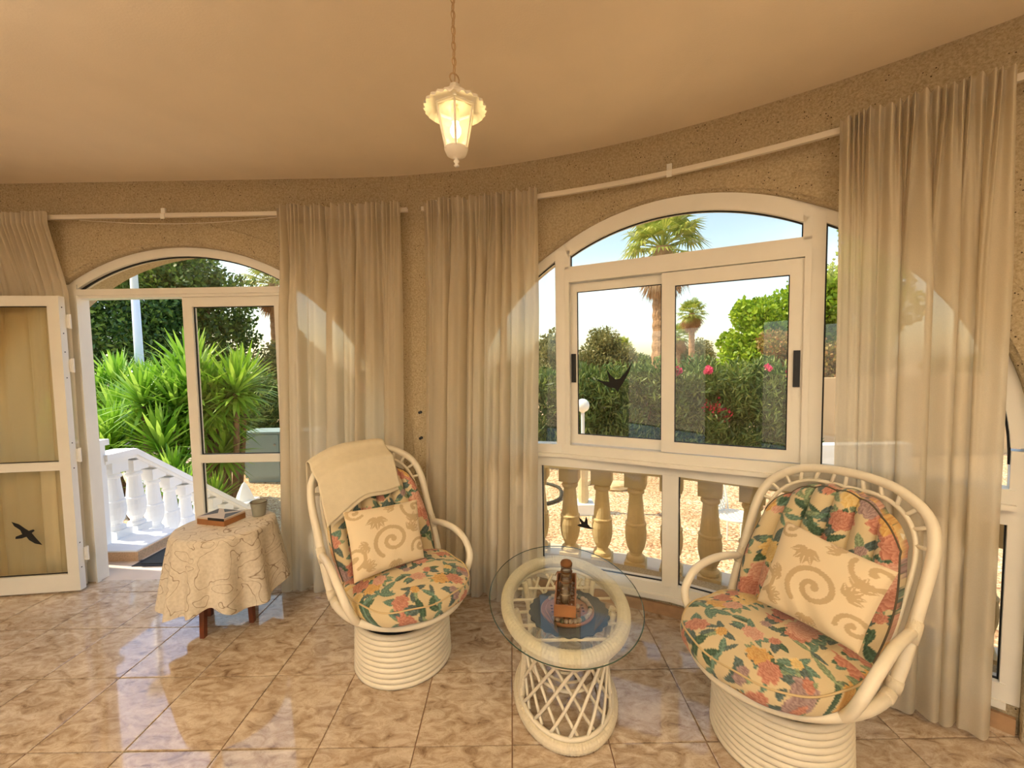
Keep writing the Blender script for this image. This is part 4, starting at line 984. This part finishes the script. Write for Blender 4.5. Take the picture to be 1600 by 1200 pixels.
# entrance landing and steps going down into the garden
MB().box(-3.78, -.9, Y0 + TH, 3.78, GZ, -.004).build('landing', MT['step'], kind='structure')
NST = 4
stt = link('garden_steps', None, kind='structure')
for i in range(NST):
    MB().box(-3.12, -1.2, 3.78 + .25 * i, 3.78 + .25 * (i + 1) + .02, GZ, -.004 - .18 * (i + 1)).build('step', MT['step'], stt)
sb_ = thing('stair_balustrade', 'white painted balustrade running down the garden steps', 'balustrade')
SL = .72; yk = 3.76
zb_ = lambda y: .085 - max(0, y - yk) * SL
mb = MB(); ys = [Y0 + TH, yk, 5.25]
for y0_, y1_ in zip(ys[:-1], ys[1:]):
    za, zb2 = zb_(y0_), zb_(y1_)
    mb.hexa([(-3.78, y0_, GZ), (-3.12, y0_, GZ), (-3.12, y1_, GZ), (-3.78, y1_, GZ), (-3.78, y0_, za - .012), (-3.12, y0_, za - .012), (-3.12, y1_, zb2 - .012), (-3.78, y1_, zb2 - .012)])
mb.build('plinth', MT['kerb'], sb_)
mb = MB()
for y0_, y1_ in zip(ys[:-1], ys[1:]):
    za, zb2 = zb_(y0_), zb_(y1_)
    mb.hexa([(-3.80, y0_, za - .012), (-3.135, y0_, za - .012), (-3.135, y1_, zb2 - .012), (-3.80, y1_, zb2 - .012), (-3.80, y0_, za), (-3.135, y0_, za), (-3.135, y1_, zb2), (-3.80, y1_, zb2)])
mb.build('plinth_cap', MT['whitestone'], sb_)
for y in (3.60, 3.80, 3.99, 4.18, 4.37, 4.56, 4.75, 4.94, 5.13):
    q = link('baluster', bwm, sb_); q.location = (-3.57, y, zb_(y)); q.scale = (1, 1, .91)
mb = MB(); ys = [3.46, yk - .02, 5.28]
for y0_, y1_ in zip(ys[:-1], ys[1:]):
    za, zb2 = zb_(y0_) + .685, zb_(y1_) + .685
    for w0, h0, h1 in ((.085, 0, .03), (.105, .03, .085)):
        mb.hexa([(-3.57 - w0, y0_, za + h0), (-3.57 + w0, y0_, za + h0), (-3.57 + w0, y1_, zb2 + h0), (-3.57 - w0, y1_, zb2 + h0), (-3.57 - w0, y0_, za + h1), (-3.57 + w0, y0_, za + h1), (-3.57 + w0, y1_, zb2 + h1), (-3.57 - w0, y1_, zb2 + h1)])
mb.build('handrail', MT['whitestone'], sb_)
mb = MB().box(-3.78, -3.49, 3.33, 3.47, .07, .94); mb.box(-3.68, -3.47, 3.31, 3.49, .94, .99); mb.build('newel_post', MT['whitestone'], sb_)
mb = MB().box(-3.67, -3.47, 5.25, 5.45, GZ, .02 - .25); mb.box(-3.69, -3.45, 5.23, 5.47, -.23, -.18); mb.lathe([(.13, -.18), (.10, -.10), (.04, .02), (.005, .06)], 4, (-3.57, 5.35, 0)); mb.build('newel_post', MT['whitestone'], sb_)
dm = thing('doormat', 'dark grey rubber-edged doormat outside the open door', 'doormat', (-2.62, 3.46, -.004))
MB().box(-.47, .47, -.245, .27, 0, .006).build('border', MT['matrim'], dm); MB().box(-.43, .43, -.21, .235, .006, .011).build('pile', MT['mat'], dm)

# ---- foliage
def leaves(cent, rad, n, size, seed, asp=.45, shell=.55, up=.3, drop=0):
    """n leaf quads scattered in ellipsoids"""
    rg = np.random.RandomState(seed); cent = np.array(cent, float); rad = np.array(rad, float)
    if rad.ndim == 1: rad = np.repeat(rad[:, None], 3, 1)
    wgt = rad.prod(1) ** .67; k = rg.choice(len(cent), n, p=wgt / wgt.sum())
    d = rg.normal(size=(n, 3)); d /= np.linalg.norm(d, axis=1)[:, None]; rr = shell + (1 - shell) * rg.rand(n) ** .6; rr *= 1 + .12 * rg.normal(size=n) * (rg.rand(n) < .3)
    P = cent[k] + d * rr[:, None] * rad[k]
    a = d * .6 + rg.normal(size=(n, 3)) * .6; a[:, 2] += up; a /= np.linalg.norm(a, axis=1)[:, None]
    b = np.cross(a, rg.normal(size=(n, 3))); b /= np.linalg.norm(b, axis=1)[:, None] + 1e-9
    L = size * (.6 + .8 * rg.rand(n))[:, None]; W = L * asp
    return np.stack([P - a * L * .5, P + b * W * .5 + a * L * .05, P + a * L * .5, P - b * W * .5 + a * L * .05], 1)
def blob_tree(name, label, loc, trunk, blobs, n, size, m, seed, cat='tree', group=None, asp=.5, subs=9, r_trunk=.18):
    o = thing(name, label, cat, loc, 0, group); rg = np.random.RandomState(seed); C, R = [], []
    for (x, y, z, r) in blobs:
        for k in range(subs):
            d = rg.normal(size=3); d /= np.linalg.norm(d); q = r * rg.uniform(.45, .75); C.append((x + d[0] * r * .75, y + d[1] * r * .75, z + d[2] * r * .65)); R.append(q * .72)
        C.append((x, y, z)); R.append(r * .75)
    link('foliage', fast_mesh('foliage', leaves(C, R, n, size, seed, asp), 4, m), o)
    if trunk:
        MB().tube([(0, 0, 0), (.08, .05, trunk * .5), (0, 0, trunk)], [r_trunk, r_trunk * .8, r_trunk * .7], 10).build('trunk', MT['bark'], o, smooth=True)
        for (x, y, z, r) in blobs[:4]: MB().tube([(0, 0, trunk * .95), (x * .5, y * .5, (trunk + z) * .5), (x * .85, y * .85, z)], [r_trunk * .55, r_trunk * .4, r_trunk * .2], 7).build('branch', MT['bark'], o, smooth=True)
    return o
# big dark tree beyond the steps
blob_tree('shade_tree', 'large dark green shade tree beyond the yuccas and lamp post', (-12.6, 15, GZ), 2.4, [(0, 0, 4.7, 2.5), (-2.6, 0, 4.3, 2.4), (1.7, .3, 4.5, 1.6), (-.8, .5, 6.6, 2.2), (.8, -.2, 6.0, 1.7), (-3.6, .2, 2.7, 1.8), (2.0, .2, 3.3, 1.2), (-1.2, -.6, 2.9, 1.8), (.8, -.5, 3.2, 1.5)], 46000, .17, MT['darkleaf'], 3)
blob_tree('shade_tree', 'dark green shade tree partly hidden by the door jamb', (-21.5, 17.5, GZ), 2.4, [(0, 0, 4.5, 2.6), (-2, 0, 5.5, 2.3), (1.8, .3, 3.4, 2.0), (.4, 0, 6.3, 2.2)], 16000, .2, MT['darkleaf'], 5)
# lamp post
lp = thing('lamp_post', 'tall white lamp post among the yuccas', 'lamp post', (-7.25, 8.0, GZ))
MB().tube([(0, 0, 0), (0, 0, 5.6)], [.085, .055], 12).build('pole', MT['pole'], lp, smooth=True); MB().lathe([(.12, 0), (.12, .25), (.09, .3)], 16).build('base', MT['pole'], lp)
MB().lathe([(.05, 5.6), (.2, 5.7), (.24, 5.85), (.1, 5.95)], 16).build('lamp_head', MT['globe'], lp, smooth=True)
# yuccas
def yucca(loc, heads, seed, label):
    o = thing('yucca', label, 'yucca', loc, 0, 'yuccas beside the garden steps'); rg = np.random.RandomState(seed)
    for (x, y, z, L) in heads:
        n = 120; V = []
        for k in range(n):
            t = k / n; el = math.radians(82 - 118 * t + rg.uniform(-8, 8)); az = k * 2.39996 + rg.uniform(-.2, .2); l = L * rg.uniform(.75, 1.08) * (.75 + .4 * math.sin(PI * min(1, t + .15)))
            d = np.array((math.cos(el) * math.cos(az), math.cos(el) * math.sin(az), math.sin(el))); sd = np.array((-math.sin(az), math.cos(az), 0)); w_ = .026 * L / .6
            base = np.array((x, y, z - .16 * t)); dr = np.array((0, 0, -1.)) * l * .22 * max(.05, math.cos(el)) * (.3 + t)
            p0, p1, p2, p3 = base, base + d * l * .35, base + d * l * .72 + dr * .45, base + d * l + dr
            V += [p0 - sd * w_ * .6, p0 + sd * w_ * .6, p1 + sd * w_, p1 - sd * w_, p1 - sd * w_, p1 + sd * w_, p2 + sd * w_ * .8, p2 - sd * w_ * .8, p2 - sd * w_ * .8, p2 + sd * w_ * .8, p3 + sd * .002, p3 - sd * .002]
        # weld strips so that each blade is one island
        V = np.array(V).reshape(n, 3, 4, 3); mb = MB()
        for q in V:
            i = len(mb.v); mb.v += [tuple(q[0, 0]), tuple(q[0, 1]), tuple(q[0, 2]), tuple(q[0, 3]), tuple(q[1, 2]), tuple(q[1, 3]), tuple(q[2, 2]), tuple(q[2, 3])]
            mb.f += [(i, i + 1, i + 2, i + 3), (i + 3, i + 2, i + 4, i + 5), (i + 5, i + 4, i + 6, i + 7)]
        mb.build('leaf_rosette', MT['yucca'], o)
        MB().tube([(x * .5, y * .5, 0), (x * .9, y * .9, z * .6), (x, y, z - .05)], [.05, .045, .04], 8).build('stem', MT['bark'], o, smooth=True)
def heads(n, seed, sx, sy, z0, z1, L):
    rg = np.random.RandomState(seed); return [(rg.uniform(-sx, sx), rg.uniform(-sy, sy), z0 + (z1 - z0) * (k / (n - 1)) * rg.uniform(.85, 1.05), L * rg.uniform(.85, 1.15)) for k in range(n)]
yucca((-5.5, 6.3, GZ), heads(12, 3, .85, .55, 1.0, 2.2, .70), 1, 'bright green yucca clump just outside the balustrade')
yucca((-4.95, 6.95, GZ), heads(10, 5, .5, .5, 1.55, 2.4, .74), 2, 'tall yucca clump seen through the closed door leaf')
yucca((-7.4, 7.3, GZ), heads(8, 9, .75, .4, 1.2, 2.2, .68), 4, 'yucca clump growing around the foot of the lamp post')
yucca((-4.5, 5.5, GZ), [(0, 0, .75, .46), (-.35, .25, .95, .5), (.2, .3, .6, .4)], 6, 'low young yucca beside the stair balustrade')
# oleander hedge: separate shrubs
hx = [(-6.6, 10.2), (-4.9, 10.4), (-3.1, 10.2), (-1.4, 10.3), (.2, 10.1), (1.7, 10.0), (3.2, 9.9), (4.6, 9.8), (6.0, 9.7)]
for i, (x, y) in enumerate(hx):
    rg = np.random.RandomState(50 + i); C, R = [], []
    for k in range(9): C.append((-.8 + .2 * k, -.25, .35 + .25 * (k % 2))); R.append(.42)
    for k in range(34): C.append((rg.uniform(-.75, .75), rg.uniform(-.45, .45), rg.uniform(.2, 2.15))); R.append(rg.uniform(.32, .46))
    flower = i in (2, 6, 7, 8)
    lab = ['oleander shrub near the dark shade tree', 'oleander shrub behind the tall yucca', 'oleander shrub with pink flowers behind the pale blue cabinet', 'oleander shrub opposite the stucco pillar', 'flowerless oleander shrub seen beside the edge of the curtain', 'oleander shrub behind the globe lamp', 'oleander shrub with few pink flowers below the big palm', 'oleander shrub in the hedge carrying a dark red reflection patch', 'oleander shrub with bright pink blooms in front of the bright green trees'][i]
    o = thing('oleander_shrub', lab, 'shrub', (x, y, GZ), 0, 'oleander shrubs of the hedge')
    link('foliage', fast_mesh('foliage', leaves(C, R, 17000, .17, 60 + i, .2, .3, .7), 4, MT['ollea']), o)
    for k in range(5): MB().tube([(rg.uniform(-.2, .2), 0, 0), (rg.uniform(-.5, .5), 0, .8), (rg.uniform(-.7, .7), -.1, 1.7)], [.03, .02, .01], 6).build('stem', MT['bark'], o)
    if flower:
        fc = [(rg.uniform(-.6, .6), -.55 + rg.uniform(-.1, .05), rg.uniform(1.7, 2.3)) for k in range(1 if i != 8 else 3)]
        link('blossom_or_reflection', fast_mesh('blossom_or_reflection', leaves(fc, [.07 + .03 * rg.rand() for _ in fc], 120, .07, 80 + i, .8, .2), 4, MT['petal']), o)
    if i == 7: link('blossom_or_reflection', fast_mesh('blossom_or_reflection', leaves([(-.1, -.6, 1.35), (.2, -.6, 1.2)], [.24, .2], 110, .08, 99, .8, .2), 4, MT['redreflection']), o)  # dark red leaf quads stand for a reflection in the window pane
# fan palms
def fan_palm(loc, h, R, seed, label, rt_):
    o = thing('fan_palm', label, 'palm tree', loc, 0, 'fan palms'); rg = np.random.RandomState(seed)
    pr = []; n = 34
    for k in range(n + 1):
        z = h * k / n; pr.append((rt_ * (1.25 - .35 * min(1, k / n * 2)) * (1.06 if k % 2 else .96), z))
    MB().lathe(pr, 16).build('trunk', MT['palmbark'], o)
    for nm, m, cnt, e0, e1 in (('fronds', MT['palmleaf'], 34, 80, -28), ('dead_fronds', MT['deadleaf'], 30, -38, -82)):
        mb = MB()
        for k in range(cnt):
            t = k / cnt; el = math.radians(e0 + (e1 - e0) * t + rg.uniform(-7, 7)); az = k * 2.39996 + rg.uniform(-.3, .3); l = R * rg.uniform(.5, .62) * (1 if nm == 'fronds' else .85)
            d = np.array((math.cos(el) * math.cos(az), math.cos(el) * math.sin(az), math.sin(el))); sd = np.array((-math.sin(az), math.cos(az), 0)); nn = np.cross(d, sd)
            b = np.array((0, 0, h - (0 if nm == 'fronds' else R * .15 * t))); hub = b + d * l; mb.tube([b, hub], [.02 * R, .012 * R], 4)
            nb = 20
            for q in range(nb):
                a = (q / (nb - 1) - .5) * math.radians(215); bl = R * .55 * (1 - .25 * abs(a) / 1.9) * rg.uniform(.85, 1.05); dd = d * math.cos(a) + sd * math.sin(a); ww = np.cross(dd, nn) * R * .025
                mid = hub + dd * bl * .6; tip = hub + dd * bl + np.array((0, 0, -1)) * R * .16 * rg.uniform(.5, 1.4); i = len(mb.v)
                mb.v += [tuple(hub), tuple(mid + ww), tuple(tip), tuple(mid - ww)]; mb.f.append((i, i + 1, i + 2, i + 3))
        mb.build(nm, m, o)
    return o
fan_palm((5.87, 16, GZ), 6.75, 1.75, 1, 'tall fan palm with a shaggy skirt beyond the oleander hedge', .40)
fan_palm((11.4, 26, GZ), 5.3, 1.05, 2, 'small distant fan palm beside the bright green trees', .2)
fan_palm((13.4, 33, GZ), 4.2, 1.2, 3, 'tiny far fan palm behind the small distant palm', .18)
fan_palm((-12.0, 21, GZ), 6.6, 1.5, 4, 'fan palm rising behind the dark shade tree', .25)
fan_palm((8.0, 30, GZ), 3.2, 1.1, 5, 'squat far fan palm behind the tall palm trunk', .18)
# other trees
blob_tree('olive_tree', 'grey-green rounded tree between the window mullion and the tall palm', (5.0, 22, GZ), 1.2, [(0, 0, 2.6, 1.35), (-.9, 0, 2.2, 1.0), (.9, .2, 2.1, 1.0), (.1, 0, 3.5, 1.0)], 15000, .17, MT['oliveleaf'], 21, asp=.4)
blob_tree('olive_tree', 'ochre-tinged rounded tree seen beside the curtain edge', (2.0, 21, GZ), 1.2, [(0, 0, 2.4, 1.2), (-.8, 0, 2.0, .9), (.8, .2, 1.9, .9), (.1, 0, 3.2, .8)], 13000, .17, MT['oliveleaf'], 22, asp=.4)
blob_tree('olive_tree', 'grey-green tree behind the yuccas near the palm', (-8.8, 15.5, GZ), 1.2, [(0, 0, 2.4, 1.3), (-.9, 0, 2.2, .9), (.9, .2, 2.0, 1.0), (.5, 0, 3.1, .8)], 14000, .16, MT['oliveleaf'], 23, asp=.4)
blob_tree('olive_tree', 'small far rounded tree next to the squat palm', (9.6, 32, GZ), 1.0, [(0, 0, 2.2, 1.1), (-.9, 0, 1.9, .8), (1.0, .2, 2.0, .9)], 6000, .2, MT['ollea'], 24, asp=.4)
blob_tree('olive_tree', 'far dark rounded tree behind the small distant palm', (15.2, 34, GZ), 1.0, [(0, 0, 2.8, 1.4), (-1.2, 0, 2.3, 1.0), (1.0, .2, 2.4, 1.1)], 6000, .22, MT['oliveleaf'], 25, asp=.4)
blob_tree('leafy_tree', 'bright green leafy tree beside the small distant palm', (8.6, 13.6, GZ), 1.6, [(0, 0, 3.0, 1.3), (-.9, 0, 2.5, 1.0), (.9, .2, 4.0, 1.2), (.3, 0, 2.2, 1.2), (-.3, -.2, 3.8, .9)], 24000, .15, MT['brightleaf'], 31, asp=.6)
blob_tree('leafy_tree', 'taller bright green leafy tree seen in the narrow window pane', (11.2, 13.4, GZ), 1.6, [(0, 0, 3.6, 1.4), (-.9, 0, 4.4, 1.1), (.7, .2, 5.0, 1.3), (.3, 0, 6.0, 1.0), (-.4, 0, 2.4, 1.2)], 24000, .16, MT['brightleaf'], 32, asp=.6)
for i, (x, y, lab) in enumerate(((7.7, 11.6, 'brownish clipped bush in front of the bright green trees'), (9.6, 11.7, 'reddish-brown clipped bush above the garden wall'))):
    rg = np.random.RandomState(90 + i); C = [(rg.uniform(-.7, .7), rg.uniform(-.4, .4), rg.uniform(.9, 2.9)) for k in range(20)]
    o = thing('clipped_bush', lab, 'bush', (x, y, GZ), 0, 'clipped bushes by the wall'); link('foliage', fast_mesh('foliage', leaves(C, [.42] * 20, 11000, .10, 92 + i, .6, .5), 4, MT['brownleaf']), o)
    MB().tube([(0, 0, 0), (0, 0, 1.4)], .06, 8).build('trunk', MT['bark'], o)
# far planting
for i in range(16):
    x = -34 + i * 5.6; rg = np.random.RandomState(200 + i); y = 46 + rg.uniform(-4, 6); hh = rg.uniform(1.6, 3.4)
    blob_tree('far_tree', 'small hazy tree in the far row beyond the garden', (x, y, GZ), .8, [(0, 0, hh * .6, hh * .5), (-hh * .5, 0, hh * .45, hh * .38), (hh * .5, 0, hh * .5, hh * .4)], 1800, .38, MT['oliveleaf' if i % 3 else 'darkleaf'], 210 + i, group='far row of trees', subs=6)
# globe lamp
gl = thing('globe_lamp', 'white globe garden lamp on a slim post and marbled pedestal', 'garden lamp', (1.14, 6.61, GZ))
MB().box(-.16, .16, -.16, .16, 0, .17).build('block', MT['whitestone'], gl); MB().lathe([(.085, .17), (.09, .3), (.075, .5), (.085, .72), (.06, .76)], 9).build('pedestal', MT['rock'], gl)
MB().tube([(0, 0, .75), (0, 0, 1.66)], .028, 10).build('post', MT['pole'], gl); MB().lathe([(.03, 1.64)] + [(.11 * math.sin(a), 1.76 - .11 * math.cos(a)) for a in np.linspace(.3, PI - .02, 14)], 20).build('globe', MT['globe'], gl, smooth=True)
# rocks and hose
def rock(loc, s, seed, label):
    rg = np.random.RandomState(seed); rows = []
    for i in range(9):
        t = PI * i / 8; rows.append([(s[0] * math.sin(t) * math.cos(a) * (1 + .12 * rg.randn()), s[1] * math.sin(t) * math.sin(a) * (1 + .12 * rg.randn()), s[2] * (1 - math.cos(t)) * .5) for a in np.linspace(0, 2 * PI, 13)[:-1]])
    o = thing('garden_rock', label, 'rock', loc, 0, 'garden rocks'); MB().grid(rows, closev=True).build('stone', MT['rock'], o)
rock((1.99, 7.74, GZ - .03), (.26, .14, .2), 1, 'large pale rock lying on the gravel'); rock((1.45, 8.1, GZ - .02), (.12, .1, .12), 2, 'small pale rock behind the globe lamp pedestal'); rock((2.5, 8.5, GZ - .02), (.14, .1, .1), 3, 'flat small rock at the foot of the hedge')
ho = thing('garden_hose', 'dark garden hose curving over the gravel', 'hose', (.75, 7.1, GZ)); MB().tube(spline([(-.7, -.3, .03), (-.3, -.2, .03), (0, 0, .03), (.12, .3, .03), (.1, .8, .03), (-.3, 1.2, .03)], 8), .03, 8).build('tube', MT['hose'], ho, smooth=True)
# white wrought-iron garden chair
def iron_chair(loc, rz, label):
    o = thing('garden_chair', label, 'garden chair', loc, rz, 'white iron garden chairs')
    for x in (-.19, .19):
        for y in (-.18, .18): MB().tube([(x * 1.1, y * 1.1, 0), (x, y, .44)], .011, 6).build('leg', MT['iron'], o)
    MB().tube([(.22 * math.cos(a), .21 * math.sin(a), .45) for a in np.linspace(0, 2 * PI, 33)[:-1]], .016, 6, closed=True).build('seat_frame', MT['iron'], o)
    mb = MB()
    for k in range(-4, 5):
        q = k * .05; h = math.sqrt(max(0, .215 ** 2 - q * q))
        for sg in (1, -1):
            c_ = .7071; mb.tube([(q * c_ - sg * h * c_, sg * q * c_ + h * c_, .45), (q * c_ + sg * h * c_, sg * q * c_ - h * c_, .45)], .010, 4)
    mb.build('seat_mesh', MT['iron'], o)
    MB().tube(spline([(-.19, .18, .44), (-.22, .23, .65), (-.19, .27, .85), (0, .29, .95), (.19, .27, .85), (.22, .23, .65), (.19, .18, .44)], 6), .011, 6).build('back_frame', MT['iron'], o)
    mb = MB()
    for k in range(-5, 6):
        for sg in (1, -1):
            x0_ = k * .06; pts = [(x0_ + sg * (t - .5) * .36, .2 + t * .08, .46 + t * .44) for t in np.linspace(0, 1, 13)]; pts = [p for p in pts if abs(p[0]) < .2 and (p[2] < .86 or abs(p[0]) < .14)]
            if len(pts) > 2: mb.tube(pts, .009, 4)
    mb.build('back_mesh', MT['iron'], o)
iron_chair((2.85, 5.2, GZ), .6, 'white lattice garden chair standing on the gravel'); 
# garden wall at the right; pale blue cabinet built in place of a glass reflection
MB().box(7.45, 16, 10.1, 10.3, GZ, 1.05).build('garden_wall', MT['wallpaint'], kind='structure'); MB().box(5.8, 7.6, 7.7, 7.95, GZ, -.1).build('garden_wall_low', MT['whitestone'], kind='structure')
cb = thing('reflected_cabinet', 'pale blue two-door cabinet built outdoors for a reflection in the door glass', 'cabinet', (-4.95, 8.6, GZ), 0)
MB().box(-.75, .75, 0, .5, .1, 1.05).build('body', MT['cabinet'], cb); MB().box(-.78, .78, -.03, .53, 1.05, 1.09).build('top', MT['cabinet'], cb); MB().box(-.72, .72, .04, .46, 0, .1).build('plinth', MT['cabinet'], cb)
for sg in (-1, 1):
    d = MB().box(min(sg * .01, sg * .74), max(sg * .01, sg * .74), -.02, 0, .13, 1.03).build('door', MT['cabinet'], cb); MB().lathe([(.022, 0), (.026, .012), (.012, .02)], 12).build('knob', MT['knob'], d)
    k = d.children[0]; k.location = (sg * .08, -.03, .82); k.rotation_euler = (PI / 2, 0, 0)
